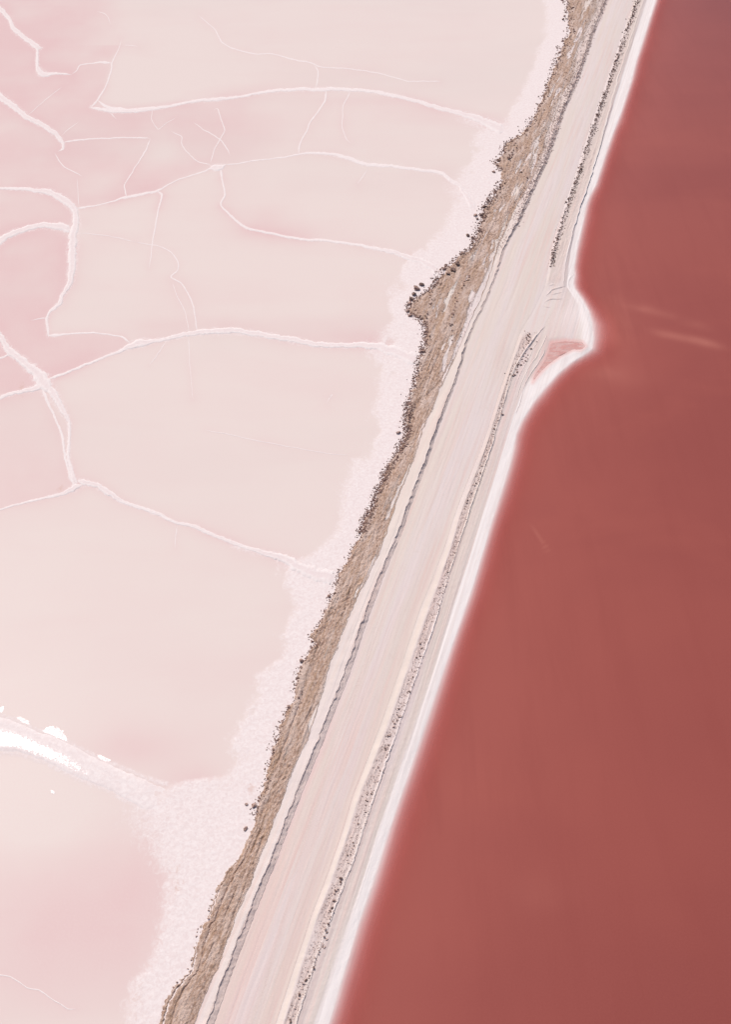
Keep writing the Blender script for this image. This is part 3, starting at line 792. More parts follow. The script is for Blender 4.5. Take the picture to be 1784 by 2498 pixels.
hb = hb + edge * 0.26 * np.maximum(0, fbm(tb / .55, sb / .8, 3, 104)) * sstep(2050, 1850, PYb)
# ploughed furrows in the lowest reach
low = sstep(1950, 2150, PYb)
hb = hb + low * (-0.22 * np.exp(-((Ub - 0.95 - 0.25 * fbm(sb / 9, sb * 0, 2, 7)) / 0.07) ** 2) - 0.16 * np.exp(-((Ub - 1.5) / 0.06) ** 2) + 0.03 * np.sin(sb * 11) * np.exp(-((Ub - .6) / .5) ** 2))
Zb = Zb + hb * env
brown = np.clip(1.12 - 0.55 * sstep(2.55, 3.0, Ub) * sstep(350, 700, PYb) - 0.3 * sstep(2.2, 3.0, Ub) * sstep(700, 350, PYb), 0, 1.2)
pale = sstep(0.1, 0.5, fbm(tb / 3, sb / 16, 3, 105)) * 0.45 * sstep(1.0, 1.6, Ub) * sstep(1500, 300, PYb)
pale = pale + 0.6 * np.exp(-((PXb - 1160) / 26) ** 2 - ((PYb - 612 - (1160 - PXb) * 1.0) / 30) ** 2)
pale = pale + (0.42 * sstep(300, 420, PYb) * sstep(1000, 800, PYb)) * sstep(0.9, 2.0, Ub) * (0.8 + 0.8 * fbm(tb / 1.2, sb / 9, 3, 106))
pale = pale + 0.30 * sstep(1.6, 2.9, Ub) * sstep(520, 300, PYb) * (0.8 + 1.2 * fbm(tb / .8, sb / 8, 3, 199))
pale = pale + 0.75 * sstep(0.12, 0.42, fbm(tb / .9, sb / 5.5, 4, 198)) * sstep(1.0, 1.8, Ub) * sstep(2300, 1900, PYb)
brown = brown - pale * 0.75
ez = sstep(1.25, 0.35, Ub) * (0.5 * sstep(90, 120, PYb) * sstep(330, 300, PYb) + 0.8 * sstep(780, 830, PYb) * sstep(1330, 1220, PYb) + 0.45 * sstep(1230, 1330, PYb) * sstep(2000, 1900, PYb))
ez = ez * sstep(-0.15, 0.25, fbm(tb / .55, sb / .9, 4, 109) + 0.12)
brown = brown - 1.0 * ez
z0 = np.zeros_like(brown)
o = grid_obj("earth_bank", Xb, Yb, Zb, M_EARTH, {"brown": brown, "salt": 0.8 * ez, "pink": z0, "cream": z0, "grav": z0})
tag(o, "rough brown earth bank between the salt pans and the road", kind="structure")

# --- shoulder
PXs, Zs, Us = strip([(xB, zB), (xC, zC)], [26], yr)
PYs = np.broadcast_to(yr[:, None], PXs.shape)
Xs, Ys, _ = G(PXs, PYs, Zs)
ts, ss_ = st(Xs, Ys)
env = sstep(0, 0.08, Us) * sstep(1.0, 0.9, Us)
groove = -0.05 * np.exp(-((Us - 0.78 - 0.02 * fbm(ss_ / 6, ss_ * 0, 2, 8)) / 0.03) ** 2) * sstep(1150, 1350, PYs) * sstep(1800, 1600, PYs)
Zs = Zs + env * (0.05 * fbm(ts / .8, ss_ / 5, 4, 110) + groove) + 0.07 * env * fbm(ts / .4, ss_ / 2.5, 3, 111) * sstep(900, 500, PYs)
brown = 0.62 * sstep(0.35, 0.0, Us) * sstep(250, 600, PYs) + 0.30 * sstep(900, 500, PYs) + (0.30 * sstep(1.0, 0.0, Us) + 0.18 * fbm(ts / .7, ss_ / 9, 4, 112)) * sstep(620, 350, PYs)
z0 = np.zeros_like(brown)
o = grid_obj("road_shoulder", Xs, Ys, Zs, M_EARTH, {"brown": brown, "salt": z0, "pink": z0, "cream": 0.22 * sstep(0.1, 0.5, Us), "grav": 0.45 * sstep(900, 300, PYs) * sstep(.2, .6, Us)})
tag(o, "pale sandy strip between the brown bank and the left windrow", kind="structure")

# --- left windrow: scarp and loose slope down to the road
ycr = 1 + 0 * yr
PXw, Zw, Uw = strip([(xC, zC - 0.02), (xC + 0.08 * dw, zC + 0.03), (xC + 0.24 * dw, zC - 0.13 * crestC / 0.36), (xD, Z_ROAD + 0.02 + 0 * yr), (xD + 0.5, Z_ROAD - 0.08 + 0 * yr)], [4, 6, 12, 2], yr)
PYw = np.broadcast_to(yr[:, None], PXw.shape)
Xw, Yw, _ = G(PXw, PYw, Zw)
tw, sw = st(Xw, Yw)
envw = sstep(0.0, 0.6, Uw) * sstep(3.0, 2.6, Uw)
jag = 0.07 * fbm(sw / 1.1, tw * 0.5, 4, 120) + 0.06 * fbm(tw / .30, sw / .45, 3, 121)
Zw = Zw + envw * jag
Xw = Xw + envw * 0.22 * fbm(sw / 0.9, tw * 0 + 3, 4, 122)
topn = sstep(620, 300, PYw)
z0 = np.zeros_like(Zw)
o = grid_obj("earth_windrow", Xw, Yw, Zw, M_EARTH, {"brown": z0 + 0.26 + 0.10 * topn, "salt": z0, "pink": z0, "cream": z0, "grav": 0.65 + z0})
tag(o, "long low windrow of graded earth along the left side of the road", "windrow", "graded windrows along the road")

# --- road
PXr, Zr, Ur = strip([(xD, Z_ROAD + 0 * yr), (xE, Z_ROAD + 0 * yr)], [70], yr)
PYr = np.broadcast_to(yr[:, None], PXr.shape)
Xr, Yr, _ = G(PXr, PYr, Zr)
tr_, sr = st(Xr, Yr)
trk = np.exp(-((PXr - np.interp(PYr, [1400, 1690, 1886, 2049, 2406, 2498], [965, 868, 796, 745, 648, 612]) + 5 * fbm(sr / 9, sr * 0, 2, 133)) / 5.5) ** 2) * sstep(1450, 1650, PYr) * (0.6 + 0.8 * fbm(tr_ / .6, sr / 7, 3, 134))
envr = sstep(0, 0.05, Ur) * sstep(1, 0.95, Ur)
ruts = 0
for ru, rw, ra, sd in ((.24, .012, 1, 1), (.31, .010, .7, 2), (.47, .012, .9, 3), (.55, .010, .7, 4), (.70, .012, .8, 5), (.78, .010, .5, 6)):
    cen = ru + 0.035 * fbm(sr / 45, sr * 0 + sd, 3, 170 + sd)
    ruts = ruts + ra * np.exp(-((Ur - cen) / rw) ** 2) * sstep(-0.25, 0.35, fbm(sr / 14, sr * 0 + sd, 3, 180 + sd))
Zr = Zr - 0.016 * ruts * envr
Zr = Zr + 0.07 * np.sin(np.pi * Ur) + envr * (0.018 * fbm(tr_ / .5, sr / 14, 4, 130) + 0.012 * fbm(tr_ / .2, sr / 3, 3, 131))
z0 = np.zeros_like(Zr)
crm = 0.8 * sstep(0.86, 1.0, Ur) * sstep(1000, 1300, PYr)
o = grid_obj("dirt_road", Xr, Yr, Zr, M_EARTH, {"brown": z0, "salt": z0, "pink": 0.24 * sstep(800, 2000, PYr) * np.clip(0.9 + 0.8 * fbm(tr_ / 1.3, sr / 40, 3, 135), 0, 1.5), "cream": crm, "grav": np.clip(0.45 * trk + 0.32 * ruts, 0, 1) + 0.06 + 0.3 * np.exp(-((PXr - 1225) / 20) ** 2 - ((PYr - 870) / 50) ** 2)})
tag(o, "pale graded dirt road with wheel streaks", kind="structure")

# --- right windrow E..F (rises, rubbly hollow, bright crest)
m_ = mid
xF1 = xF + np.maximum(3.0, 0.0)
PXq, Zq, Uq = strip([(xE, Z_ROAD - 0.02 + 0 * yr), (xE2, Z_ROAD + 0.17 * m_), (xE2 + 0.25 * (xF - xE2), Z_ROAD + 0.08 * m_), (xF - 0.18 * (xF - xE2), Z_ROAD + 0.0 * m_), (xF, Z_ROAD + (0.12 - 0.07 * sstep(720, 640, yr)) * m_)], [8, 5, 14, 7], yr)
PYq = np.broadcast_to(yr[:, None], PXq.shape)
Xq, Yq, _ = G(PXq, PYq, Zq)
tq, sq = st(Xq, Yq)
envq = sstep(0, 0.3, Uq) * sstep(4, 3.7, Uq) * m_[:, None]
rub = sstep(0.8, 1.2, Uq) * sstep(3.6, 2.9, Uq)
Zq = Zq + envq * (0.03 * fbm(tq / .4, sq / 1.5, 3, 140) + rub * (0.065 * fbm(tq / .35, sq / .6, 4, 141) + 0.05 * fbm(tq / .2, sq / 5, 2, 142)))
up = sstep(690, 640, PYq)
cream = sstep(0.0, 0.5, Uq) * sstep(1.0, 0.7, Uq) * 0.9 * sstep(1150, 1350, PYq)
salt_ = 0.62 * sstep(3.4, 3.8, Uq) * m_[:, None]  # crest painted white with the salt colour for its sun-facing top
grav = rub * (0.75 * (1 - up) + 0.55 * up) * m_[:, None] + 0.35 * sstep(0, .5, Uq) * sstep(1.3, .8, Uq) * sstep(1350, 1100, PYq) * (1 - up) * m_[:, None]
z0 = np.zeros_like(Zq)
o = grid_obj("earth_windrow", Xq, Yq, Zq, M_EARTH, {"brown": z0 + 0.12 * rub, "salt": salt_, "pink": z0, "cream": cream, "grav": grav})
tag(o, "rubbly windrow of pale clods along the lake side of the road", "windrow", "graded windrows along the road")

# --- lake shore: F .. G .. H .. under water
dGH = np.maximum(xH - xG, 6)
spit = np.exp(-((yr - 790) / 80) ** 2)
PXh, Zh, Uh = strip([(xF, Z_ROAD + (0.11 - 0.07 * sstep(720, 640, yr)) * m_), (xF + np.minimum(3.0, 0.15 * (xG - xF)), Z_ROAD + (-0.02) * m_), (xG, 0.12 * one), (xH, 0.0 * one), (xH + 2.0 / scale, -0.32 * one), (xH + 9.0 / scale, -1.3 * one)], [4, 44, 14, 20, 12], yr)
PYh = np.broadcast_to(yr[:, None], PXh.shape)
Xh, Yh, _ = G(PXh, PYh, Zh)
th, sh = st(Xh, Yh)
envh = sstep(0.0, 0.5, Uh) * sstep(3.1, 2.6, Uh)
POOL = [(1345, 834), (1380, 830), (1422, 833), (1432, 845), (1418, 856), (1400, 853), (1369, 869), (1339, 891), (1316, 915), (1300, 934), (1301, 918), (1318, 895), (1329, 878), (1338, 858)]
pin = np.zeros(PXh.shape, bool); pd = np.full(PXh.shape, 1e9)
for (x0, y0), (x1, y1) in zip(POOL, POOL[1:] + POOL[:1]):
    c_ = ((y0 > PYh) != (y1 > PYh)) & (PXh < (x1 - x0) * (PYh - y0) / (y1 - y0 + 1e-9) + x0)
    pin ^= c_
    t_ = np.clip(((PXh - x0) * (x1 - x0) + (PYh - y0) * (y1 - y0)) / ((x1 - x0) ** 2 + (y1 - y0) ** 2), 0, 1)
    pd = np.minimum(pd, np.hypot(PXh - x0 - t_ * (x1 - x0), PYh - y0 - t_ * (y1 - y0)))
pd = np.where(pin, -pd, pd)
shelf = fbm(th / .55, sh / 26, 4, 150)
Zh = Zh + envh * (0.045 * shelf + 0.022 * fbm(th / .25, sh / 12, 3, 151) + 0.015 * fbm(th / .3, sh / .4, 3, 152)) * sstep(2.2, 1.9, Uh)
Zh = Zh + 0.04 * fbm(th / .7, sh / 2.2, 4, 153) * sstep(2.0, 2.6, Uh) * sstep(3.6, 3.0, Uh)
Zh = np.where(pd < 12, Zh * sstep(0, 12, pd) + (0.13 - 0.04 * sstep(0, -6, pd)) * (1 - sstep(0, 12, pd)), Zh)
salt_ = np.clip(0.25 * sstep(0.9, 1.6, Uh) + 0.75 * sstep(1.75, 2.05, Uh), 0, 1)
salt_ = salt_ * (1 - 0.4 * np.exp(-((PYh - 770) / 60) ** 2) * sstep(2.2, 1.8, Uh)) + 0.34 * np.exp(-((PYh - 765) / 55) ** 2) * sstep(2.2, 1.8, Uh)
pinkh = 0.5 * sstep(10, 0, pd) + 0.16 * sstep(1.9, 1.5, Uh)
z0 = np.zeros_like(Zh)
gravh = 0.22 * sstep(1.6, 1.0, Uh) * (0.5 + fbm(th / .4, sh / 6, 3, 154)) * m_[:, None]
o = grid_obj("lake_shore", Xh, Yh, Zh, M_EARTH, {"brown": z0, "salt": salt_, "pink": pinkh, "cream": z0, "grav": np.clip(gravh, 0, 1)})
tag(o, "pale shore with salt-crusted terraces sloping into the red lake", kind="structure")

# ------------------------------------------------------------------ lake
print("lake")
yl = rows_py(4.0)
off = np.concatenate([np.array([-60, -40, -25, -15]), np.arange(-10, 140, 3.0), np.arange(140, 500, 10), np.array([540, 600, 700, 850, 1050, 1400, 2000, 3000, 4500.])])
hx = LH(yl)
PXl = hx[:, None] + off[None, :]
PYl = np.broadcast_to(yl[:, None], PXl.shape)
Xl, Yl, Zl = G(PXl, PYl, 0.0)
# distance to the waterline, metres
yq = np.concatenate([np.arange(-400, 640, 12), np.arange(640, 1100, 5), np.arange(1100, 3000, 12)])
wx, wy, _ = G(LH(yq), yq, 0.0)
dist = np.full(Xl.shape, 1e9)
for i in range(len(wx) - 1):
    ax, ay, bx, by = wx[i], wy[i], wx[i + 1], wy[i + 1]
    L2 = (bx - ax) ** 2 + (by - ay) ** 2 + 1e-9
    r0, r1 = np.searchsorted(yl, [yq[i] - 260, yq[i] + 260])
    sx, sy = Xl[r0:r1], Yl[r0:r1]
    t = np.clip(((sx - ax) * (bx - ax) + (sy - ay) * (by - ay)) / L2, 0, 1)
    dist[r0:r1] = np.minimum(dist[r0:r1], np.hypot(sx - ax - t * (bx - ax), sy - ay - t * (by - ay)))
dist = np.minimum(dist, 80)
dist = np.where(PXl < hx[:, None], 0, dist)
tl, sl = st(Xl, Yl)
depth = dist * (0.32 + 0.06 * fbm(tl / 4, sl / 9, 3, 160))
shoal = np.exp(-((PXl - 1480) / 60) ** 2 - ((PYl - 800) / 75) ** 2)
depth = depth * (1 - 0.45 * shoal)
wisp = 0.75 * np.exp(-((PYl - (715 + (PXl - 1450) * 0.30)) / 10) ** 2) * sstep(1460, 1560, PXl) * sstep(1760, 1660, PXl) * (0.6 + 0.8 * fbm(Xl / 9, Yl / 5, 3, 161))
wisp += 0.7 * np.exp(-((PYl - (770 + (PXl - 1450) * 0.30 - 60 * sstep(1500, 1780, PXl) * 0.3)) / 9) ** 2) * sstep(1560, 1650, PXl) * sstep(1800, 1720, PXl)
wisp += 0.42 * shoal + 0.30 * np.exp(-((PXl - 1500) / 70) ** 2 - ((PYl - 905 - (PXl - 1480) * .2) / 26) ** 2)
wisp += 0.35 * np.exp(-((PXl - (1290 + (PYl - 1270) * 0.65)) / 4) ** 2) * sstep(1270, 1300, PYl) * sstep(1360, 1330, PYl)
wisp += 0.10 * np.exp(-((PXl - 1320) / 70) ** 2 - ((PYl - 2180) / 50) ** 2)
wisp = np.clip(wisp * (0.7 + 0.6 * fbm(Xl / 6, Yl / 6, 3, 162)), 0, 0.6)
mauve_vignette = 0.9 * np.exp(-((PXl - 1750) / 230) ** 2 - ((PYl - 60) / 260) ** 2) + 0.55 * np.exp(-((PXl - 1720) / 320) ** 2 - ((PYl - 2520) / 330) ** 2)  # mauve water tint, plus vignetting painted as darker water towards the frame edges
mauve_vignette += 0.45 * sstep(60, 20, PYl) + 0.4 * sstep(1450, 1800, PXl) * sstep(700, 1000, PYl) + 0.45 * sstep(1900, 2500, PYl) * sstep(900, 1300, PXl)
mauve_vignette = np.clip(mauve_vignette * (0.8 + 0.5 * fbm(Xl / 14, Yl / 14, 3, 163)), 0, 1)
o = grid_obj("red_lake", Xl, Yl, Zl - 0.004, M_LAKE, {"depth": depth, "wisp": wisp, "mauve_vignette": mauve_vignette})
tag(o, "still brick red brine lake on the right", kind="structure")
# lake bed and ground sheet far below everything, out to the horizon
gs = 9000.0
me = bpy.data.meshes.new("ground")
me.from_pydata([(-gs, -gs, -2.2), (gs, -gs, -2.2), (gs, gs, -2.2), (-gs, gs, -2.2)], [], [(0, 1, 2, 3)])
me.materials.append(M_RIDGE)
o = bpy.data.objects.new("ground", me); COL.objects.link(o)
tag(o, "pale salt ground under the lake and the pans", kind="structure")


# ------------------------------------------------------------------ terrain height under a frame point
def height(px, py):
    py = float(py)
    a, b, c, d_ = (float(L(py)) for L in (LA, LB, LC, DW))
    e2, ew, f_, g_, h_ = (float(L(py)) for L in (LE2, EW, LF, LG, LH))
    cz = Z_ROAD + 0.36 - 0.20 * math.exp(-((py - 720) / 120) ** 2)
    gap = 672 < py < 815
    xsn = [a, a + .12 * (b - a), a + .6 * (b - a), b, c, c + .32 * d_, c + d_, e2 - ew, e2, e2 + .25 * (f_ - e2), f_ - .18 * (f_ - e2), f_, f_ + 3, g_, h_]
    zsn = [-0.02, .18, .36, Z_ROAD + .13, cz, cz - .14, Z_ROAD, Z_ROAD, Z_ROAD + (.0 if gap else .17), Z_ROAD + (0 if gap else .08), Z_ROAD, Z_ROAD + (0 if gap else .12), Z_ROAD - .02, .12, 0]
    if px <= a: return 0.03
    return float(np.interp(px, xsn, zsn))


# pool of pink brine cupped behind the salt bar of the spit
blob_sheet("pink_pool", POOL, 0.122, M_POOL, 21, 1.5, "small salmon pink brine pool behind the salt bar of the spit")

# low ridges of pushed earth at the turn-out and tide lines by the spit
def earth_strip(name, pts, h, label, cat, seed, attrs):
    C = catmull(pts, 2.0)
    d = np.gradient(C[:, :2], axis=0); d /= np.maximum(np.hypot(d[:, 0], d[:, 1])[:, None], 1e-6)
    nr = np.stack([-d[:, 1], d[:, 0]], 1)
    k = np.arange(len(C))
    w = np.maximum(C[:, 2], 1.2) * (1 + .3 * fbm(k / 4, k * 0 + seed, 3, seed))
    wob = 1.3 * fbm(k / 8, k * 0 + seed + 5, 3, seed + 2)
    tap = sstep(0, 6, k) * sstep(0, 6, len(C) - 1 - k) * .8 + .2
    rows = []
    base = np.array([height(x, y) for x, y in C[:, :2]])
    base = np.convolve(np.pad(base, 4, mode="edge"), np.ones(9) / 9, mode="valid")
    for u, hh in ((-1, -.4), (-.6, .5), (-.1, 1), (.3, .9), (.7, .35), (1, -.4)):
        q = C[:, :2] + nr * (u * w * .5 * tap + wob)[:, None]
        Xa, Ya, _ = G(q[:, 0], q[:, 1], base)
        rows.append(np.stack([Xa, Ya, base + h * hh * tap * (1 + .4 * fbm(Xa / .4, Ya / .4, 2, seed))], 1))
    A = np.stack(rows, 1); f = grid_faces(*A.shape[:2]); v = A.reshape(-1, 3)
    p = v[f[len(f) // 2]]
    if np.cross(p[1] - p[0], p[2] - p[0])[2] < 0: f = f[:, ::-1]
    t_, s_ = st(v[:, 0], v[:, 1])
    at = {a_: np.full(len(v), q_) for a_, q_ in attrs.items()}
    return tag(mesh_np(name, v, f, M_EARTH, at, np.stack([t_, s_], 1)), label, cat, "low earth ridges by the turn-out")


EG = {"salt": 0.3, "grav": 0.15}
for k, (pts, h, lab) in enumerate([
  ([(1379, 699, 5), (1362, 702, 6), (1346, 708, 6), (1333, 722, 7)], .12, "uppermost pushed earth ridge across the end of the upper windrow"),
  ([(1378, 712, 4), (1360, 715, 4), (1344, 719, 4)], .08, "thin earth ridge just under the uppermost one at the turn-out"),
  ([(1377, 730, 4), (1358, 729, 5), (1340, 731, 6), (1330, 738, 8)], .10, "earth ridge crossing below the end of the upper windrow"),
  ([(1322, 743, 6), (1336, 749, 5), (1346, 751, 3)], .08, "short lowest earth ridge at the turn-out"),
  ([(1340, 697, 10), (1348, 693, 12), (1356, 696, 9)], .16, "small earth mound at the end of the upper windrow"),
  ([(1330, 796, 3), (1308, 822, 4), (1286, 850, 5), (1262, 888, 6), (1250, 912, 6), (1240, 945, 6), (1232, 978, 5)], .14, "bright diagonal earth ridge through the rubble fan by the spit"),
  ([(1338, 812, 2.5), (1326, 840, 3), (1308, 872, 3.5), (1288, 902, 3.5), (1272, 935, 3), (1262, 975, 3)], .05, "inner curved tide line beside the rubble fan"),
  ([(1332, 852, 2.5), (1316, 882, 3), (1298, 908, 3), (1280, 940, 3), (1270, 980, 2.5), (1258, 1010, 2)], .05, "outer curved tide line between the rubble fan and the pink pool"),
  ([(1318, 822, 2), (1303, 850, 2.5), (1288, 880, 2.5), (1268, 915, 2.5), (1256, 950, 2)], .05, "faint curved tide line nearest the rubble fan"),
  ([(1401, 668, 5), (1392, 676, 6), (1386, 690, 6), (1390, 706, 6), (1404, 722, 6)], .05, "small salt hook on the shore above the spit"),
]):
    earth_strip("earth_ridge", pts, h, lab, "earth ridge", 500 + k, {"salt": 1.0} if "salt hook" in lab else EG)

# ------------------------------------------------------------------ rocks and clods
print("rocks")


def rock_mesh(name, sub, seed, sq=(1, 1, 1), rough=0.35):
    import bmesh
    bm = bmesh.new()
    bmesh.ops.create_icosphere(bm, subdivisions=sub, radius=0.5)
    r = np.random.default_rng(seed)
    ph = r.uniform(0, 20, 6)
    planes = [(r.normal(size=3), r.uniform(0.26, 0.42)) for _ in range(7)]
    for v in bm.verts:
        p = np.array(v.co)
        for nn, dd in planes:
            nn = nn / np.linalg.norm(nn)
            q = p @ nn
            if q > dd: p = p - nn * (q - dd) * 0.9
        k = 1 + rough * (math.sin(p[0] * 9 + ph[0]) * math.sin(p[1] * 8 + ph[1]) + 0.6 * math.sin(p[2] * 13 + ph[2] + p[0] * 5)) * 0.5
        p = p * k * np.array(sq)
        v.co = p
    me = bpy.data.meshes.new(name)
    bm.to_mesh(me); bm.free()
    return me


def variants(name, n, sub, mat, seed, rough=0.35):
    out = []
    r = np.random.default_rng(seed)
    for k in range(n):
        me = rock_mesh(name, sub, seed + k, (1, r.uniform(.6, 1), r.uniform(.5, .85)), rough)
        me.materials.append(mat)
        out.append(me)
    return out


V_BIG = variants("boulder", 8, 3, M_DARK, 300, 0.28)
V_BRN = variants("boulder", 6, 3, M_ROCK, 320, 0.28)
V_ROCK = variants("rock", 10, 1, M_ROCK, 340)
V_ROCKD = variants("rock", 6, 1, M_DARK, 360)
V_CLOD = variants("earth_clod", 8, 1, M_CLOD, 380)
V_CLODD = variants("earth_clod", 6, 1, M_DARK, 400)


def place(name, me, px, py, size_px, label, cat, group, sink=0.22, stretch=1.0, rz=None, dz=0.0):
    z = height(px, py)
    X, Y, _ = G(px, py, z)
    s = size_px * float(mpp(py))
    o = bpy.data.objects.new(name, me); COL.objects.link(o)
    o.scale = (s * stretch, s, s * random.uniform(.75, 1.05))
    o.rotation_euler = (random.uniform(-.3, .3), random.uniform(-.3, .3), random.uniform(0, 6.28) if rz is None else rz)
    o.location = (float(X), float(Y), z + s * (0.5 - sink) * 0.7 + dz)
    return tag(o, label, cat, group)


BOULDERS = [   # (x, y, size, dark, label)
 (1029, 696, 13, 1, "dark boulder standing in white salt, uppermost large one off the rocky spur"),
 (1017, 706, 17, 0, "largest brown boulder off the rocky spur, between two dark ones"),
 (1010, 719, 13, 1, "dark upright boulder at the top of the spur's outer rock row"),
 (1004, 731, 13, 1, "dark boulder second in the spur's outer rock row"),
 (999, 742, 11, 0, "brown boulder near the tip of the rocky spur"),
 (996, 760, 10, 0, "brown boulder just below the tip of the rocky spur"),
 (1000, 771, 9, 0, "small boulder set apart beneath the tip of the rocky spur"),
 (1128, 621, 13, 1, "dark boulder at the upper end of the rock row above the spur"),
 (1116, 645, 14, 1, "large dark boulder in the middle of the rock row above the spur"),
 (1106, 660, 15, 1, "largest dark boulder of the rock row above the spur"),
 (1095, 668, 11, 1, "dark boulder at the lower end of the rock row above the spur"),
 (1084, 657, 10, 0, "brown boulder on the salt side of the rock row above the spur"),
 (1161, 526, 9, 0, "brown boulder standing clear of the bank above the rock row"),
 (1165, 535, 8, 1, "dark boulder touching the bank above the rock row"),
 (1142, 576, 10, 1, "dark boulder lying on salt left of the bank's narrow waist"),
 (1153, 580, 9, 0, "brown boulder between the dark boulder and the bank's waist"),
 (972, 1056, 11, 0, "lone round boulder on white salt beside the middle of the bank"),
 (736, 1613, 12, 0, "lone round boulder on salt by the lower bank"),
 (803, 1455, 9, 0, "rounded boulder at the bank's edge above the lone lower boulder"),
 (877, 1300, 9, 1, "spiky dark boulder sticking out of the bank near the winding ridge"),
 (601, 1963, 9, 0, "slanting boulder standing apart from the lower bank"),
 (619, 1966, 13, 0, "large clump-like boulder at the lower bank beside a slanting one"),
 (599, 2022, 10, 0, "long flat boulder leaning on the lower bank"),
 (704, 1725, 10, 0, "knobbly boulder in a notch of the lower bank"),
 (1028, 859, 11, 0, "boulder capping a rock cluster below the spur"),
 (1036, 858, 9, 1, "dark boulder tucked into the rock cluster below the spur"),
 (1182, 506, 11, 1, "dark wedge boulder at the bank's bend under the upper rubble spur"),
 (1205, 420, 8, 0, "small boulder on salt below the upper rubble spur"),
 (1272, 420, 7, 1, "dark boulder lying on the bank below the upper rubble spur"),
 (1287, 435, 7, 1, "dark boulder on the bank near the upper windrow"),
]
for i, (x, y, s, dk, lab) in enumerate(BOULDERS):
    me = (V_BIG if dk else V_BRN)[i % 6]
    place("boulder", me, x, y, s, lab, "boulder", "boulders along the pan side of the bank", 0.2, random.uniform(1.0, 1.3))

def vary(lab, noun, dark, large, upper):
    adj = ("larger" if large else "small") + (" dark " if dark else " brown " if noun == "rock" else " pale ") + noun
    for old in ("small " + noun, "dark " + noun, "lumpy " + noun, noun):
        if lab.startswith(old):
            lab = adj + lab[len(old):]
            break
    return lab + (", upper half" if upper else ", lower half")


# rocks in the ragged edge of the bank, stretch by stretch
ZONES = [  # y0, y1, count, min px, max px, in, out, label
 (-20, 60, 10, 5, 8, 4, 16, "small rock in the ring round the white hole up top"),
 (100, 325, 26, 3.5, 6, 6, 3, "small rock in the bank's edge near the frame's top"),
 (330, 412, 44, 4, 7, 30, 3, "small rock in the upper rubble spur of the bank"),
 (455, 660, 58, 4, 9, 12, 6, "small rock in the bank's bouldery edge above the rocky spur"),
 (680, 800, 46, 4, 7, 30, 2, "small rock heaped round the rocky spur of the bank"),
 (800, 1000, 50, 4, 8, 12, 4, "small rock in the bank's edge below the rocky spur"),
 (1000, 1260, 58, 4, 8, 14, 6, "small rock in the bank's edge beside the widest salt apron"),
 (1260, 1600, 46, 4, 7.5, 10, 4, "small rock in the bank's edge below the winding salt ridge"),
 (1600, 2000, 44, 4, 8, 10, 4, "small rock in the lower bank's edge above the furrows"),
 (2000, 2480, 22, 3.5, 6.5, 6, 3, "small rock in the bank's furrowed edge at the frame's bottom"),
]
for (y0, y1, cnt, s0, s1, din, dout, lab) in ZONES:
    for k in range(int(cnt * 0.70)):
        y = random.uniform(y0, y1)
        if y0 == -20:
            a = random.uniform(0, 6.28)
            x, y = 1368 + 12 * math.cos(a), 26 + 26 * math.sin(a)
        else:
            x = float(LA(y)) + random.uniform(-dout, din) * random.random() + 1
        dk = random.random() < (0.45 if y < 900 else 0.2)
        s = s0 + (s1 - s0) * random.random() ** 1.8
        place("rock", random.choice(V_ROCKD if dk else V_ROCK), x, y, s, vary(lab, "rock", dk, s > s0 + .35 * (s1 - s0), y < (y0 + y1) / 2), "rock", lab.replace("small rock", "rocks"), 0.2, random.uniform(1, 1.4))

CZ = [  # clods in the right-hand windrow and on the bank: path, spread, count, sizes, dark share, label
 ([(1556, 0), (1504, 145), (1455, 288), (1436, 345)], 1.8, 60, 4, 6.5, .9, "dark clod in the upper windrow's row near the frame's top"),
 ([(1436, 345), (1409, 431), (1375, 532), (1348, 626), (1345, 660)], 4, 60, 4, 6.5, .75, "dark clod in the upper windrow's speckled row above the spit"),
 ([(1280, 806), (1290, 830), (1284, 870), (1262, 898), (1245, 925)], 12, 40, 4, 6.5, .6, "clod in the rubble fan at the spit"),
 ([(1230, 990), (1190, 1095), (1153, 1195), (1128, 1262)], 4, 26, 3.5, 6, .4, "clod in the right windrow just below the spit"),
 ([(1118, 1310), (1092, 1410), (1060, 1500), (1022, 1600), (1004, 1660)], 6, 26, 3.5, 6, .6, "clod in the smooth lower stretch of the right windrow"),
 ([(1004, 1660), (966, 1760), (940, 1840), (905, 1930), (882, 2000), (845, 2110)], 8, 42, 4, 7.5, .65, "clod in the rubbly lower stretch of the right windrow"),
 ([(830, 2140), (802, 2237), (793, 2298), (762, 2358), (737, 2409), (722, 2449), (704, 2496)], 7, 42, 5, 10, .6, "lumpy clod in the right windrow's tail at the frame's bottom"),
]
for path, spr, cnt, s0, s1, dark, lab in CZ:
    P = np.array(path, float)
    a = np.concatenate([[0], np.cumsum(np.hypot(*np.diff(P, axis=0).T))])
    for k in range(cnt):
        q = random.uniform(0, a[-1])
        x = np.interp(q, a, P[:, 0]) + random.gauss(0, spr * .55); y = np.interp(q, a, P[:, 1]) + random.gauss(0, 2)
        dk = random.random() < dark
        s = s0 + (s1 - s0) * random.random() ** 2.2
        place("earth_clod", random.choice(V_CLODD if dk else V_CLOD), x, y, s, vary(lab, "clod", dk, s > s0 + .35 * (s1 - s0), q < a[-1] / 2), "clod", lab.replace("clod", "clods"), 0.18, random.uniform(1, 1.35))
BZ = [
 ([(1145, 672), (1124, 709), (1108, 747), (1102, 780), (1100, 800), (1106, 836)], 6, 34, "clod in the row along the bank beside the rocky spur"),
 ([(1262, 345), (1240, 392)], 8, 22, "clod in the dark clod row of the upper rubble spur"),
 ([(1066, 690), (1052, 735), (1043, 765), (1035, 790)], 6, 26, "clod in the row crossing the foot of the rocky spur"),
]
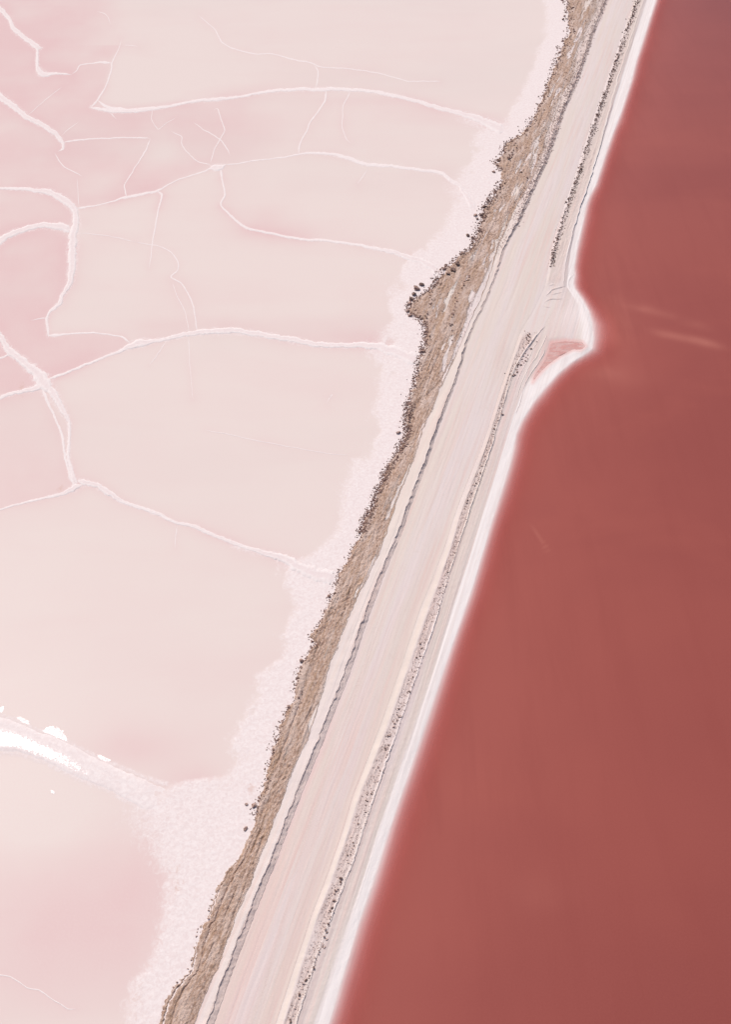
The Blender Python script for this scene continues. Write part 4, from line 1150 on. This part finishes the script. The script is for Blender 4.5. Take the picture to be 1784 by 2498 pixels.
for path, spr, cnt, lab in BZ:
    P = np.array(path, float)
    a = np.concatenate([[0], np.cumsum(np.hypot(*np.diff(P, axis=0).T))])
    for k in range(cnt):
        q = random.uniform(0, a[-1])
        x = np.interp(q, a, P[:, 0]) + random.gauss(0, spr * .5); y = np.interp(q, a, P[:, 1]) + random.gauss(0, 2)
        dk = random.random() < .4; s = random.uniform(3.5, 6.5)
        place("bank_clod", random.choice(V_CLODD if dk else V_ROCK), x, y, s, vary(lab, "clod", dk, s > 5, q < a[-1] / 2), "clod", lab.replace("clod", "clods", 1), 0.15, random.uniform(1, 1.3))


# ------------------------------------------------------------------ loose gravel: too many to count
def gravel(name, pts, sizes, mat, label):
    base = np.array([(1, 0, -.3), (-.5, .87, -.3), (-.5, -.87, -.3), (.4, .2, .8), (-.4, .1, .7)])
    fc = np.array([(0, 1, 3), (1, 4, 3), (1, 2, 4), (2, 3, 4), (2, 0, 3), (0, 2, 1)])
    n = len(pts)
    ang = rng.uniform(0, 6.28, n)
    c, s = np.cos(ang), np.sin(ang)
    b = base[None] * (1 + rng.uniform(-.3, .3, (n, 5, 3)))
    v = np.empty((n, 5, 3))
    v[..., 0] = b[..., 0] * c[:, None] - b[..., 1] * s[:, None]
    v[..., 1] = b[..., 0] * s[:, None] + b[..., 1] * c[:, None]
    v[..., 2] = b[..., 2] * 0.8
    v = v * (sizes * 0.5)[:, None, None] + pts[:, None, :]
    f = (np.arange(n)[:, None, None] * 5 + fc[None]).reshape(-1, 3)
    o = mesh_np(name, v.reshape(-1, 3), f, mat, smooth=False)
    return tag(o, label, kind="stuff")


def scatter(n, yfun, xfun, s0, s1):
    P, S = [], []
    for k in range(n):
        y = yfun(); x = xfun(y)
        z = height(x, y)
        a, b, _ = G(x, y, z)
        s = random.uniform(s0, s1) * float(mpp(y))
        P.append((float(a), float(b), z + 0.2 * s)); S.append(s)
    return np.array(P), np.array(S)


def yA():
    return random.choice([random.uniform(-20, 420), random.uniform(440, 1000), random.uniform(440, 1000), random.uniform(980, 1300), random.uniform(980, 1300), random.uniform(1250, 2000)])


P, S = scatter(5200, yA, lambda y: float(LA(y)) + random.gauss(3, 6.5), 2.0, 4.8)
gravel("bank_gravel", P, S, M_ROCK, "loose brown gravel along the ragged edge of the bank")
P, S = scatter(1500, lambda: random.uniform(-10, 650), lambda y: float(LE2(y)) + random.gauss(3, 4), 1.5, 3.4)
gravel("windrow_gravel", P, S, M_DARK, "dark gravel strewn along the upper right windrow")
P, S = scatter(2200, lambda: random.uniform(810, 2490), lambda y: float(LE2(y)) + random.uniform(.1, 1.1) * (float(LF(y)) - float(LE2(y))), 1.3, 3.0)
gravel("windrow_gravel", P, S, M_CLOD, "pale gravel strewn along the lower right windrow")
P, S = scatter(1500, lambda: random.uniform(-10, 560), lambda y: float(LC(y)) + random.gauss(1, 4.5), 1.6, 3.6)
gravel("windrow_gravel", P, S, M_CLOD, "gravel strewn along the upper part of the left windrow")
P, S = scatter(900, lambda: random.uniform(-10, 620), lambda y: float(LB(y)) + random.uniform(-.3, .9) * (float(LC(y)) - float(LB(y))), 1.4, 3.4)
gravel("bank_gravel", P, S, M_ROCK, "brown gravel over the strip left of the upper left windrow")
P, S = scatter(1600, lambda: random.uniform(300, 1000), lambda y: float(LA(y)) + random.uniform(0, 1) * (float(LB(y)) - float(LA(y))), 1.3, 2.8)
gravel("bank_gravel", P, S, M_ROCK, "sparse gravel lying over the upper and middle bank")
print("done")
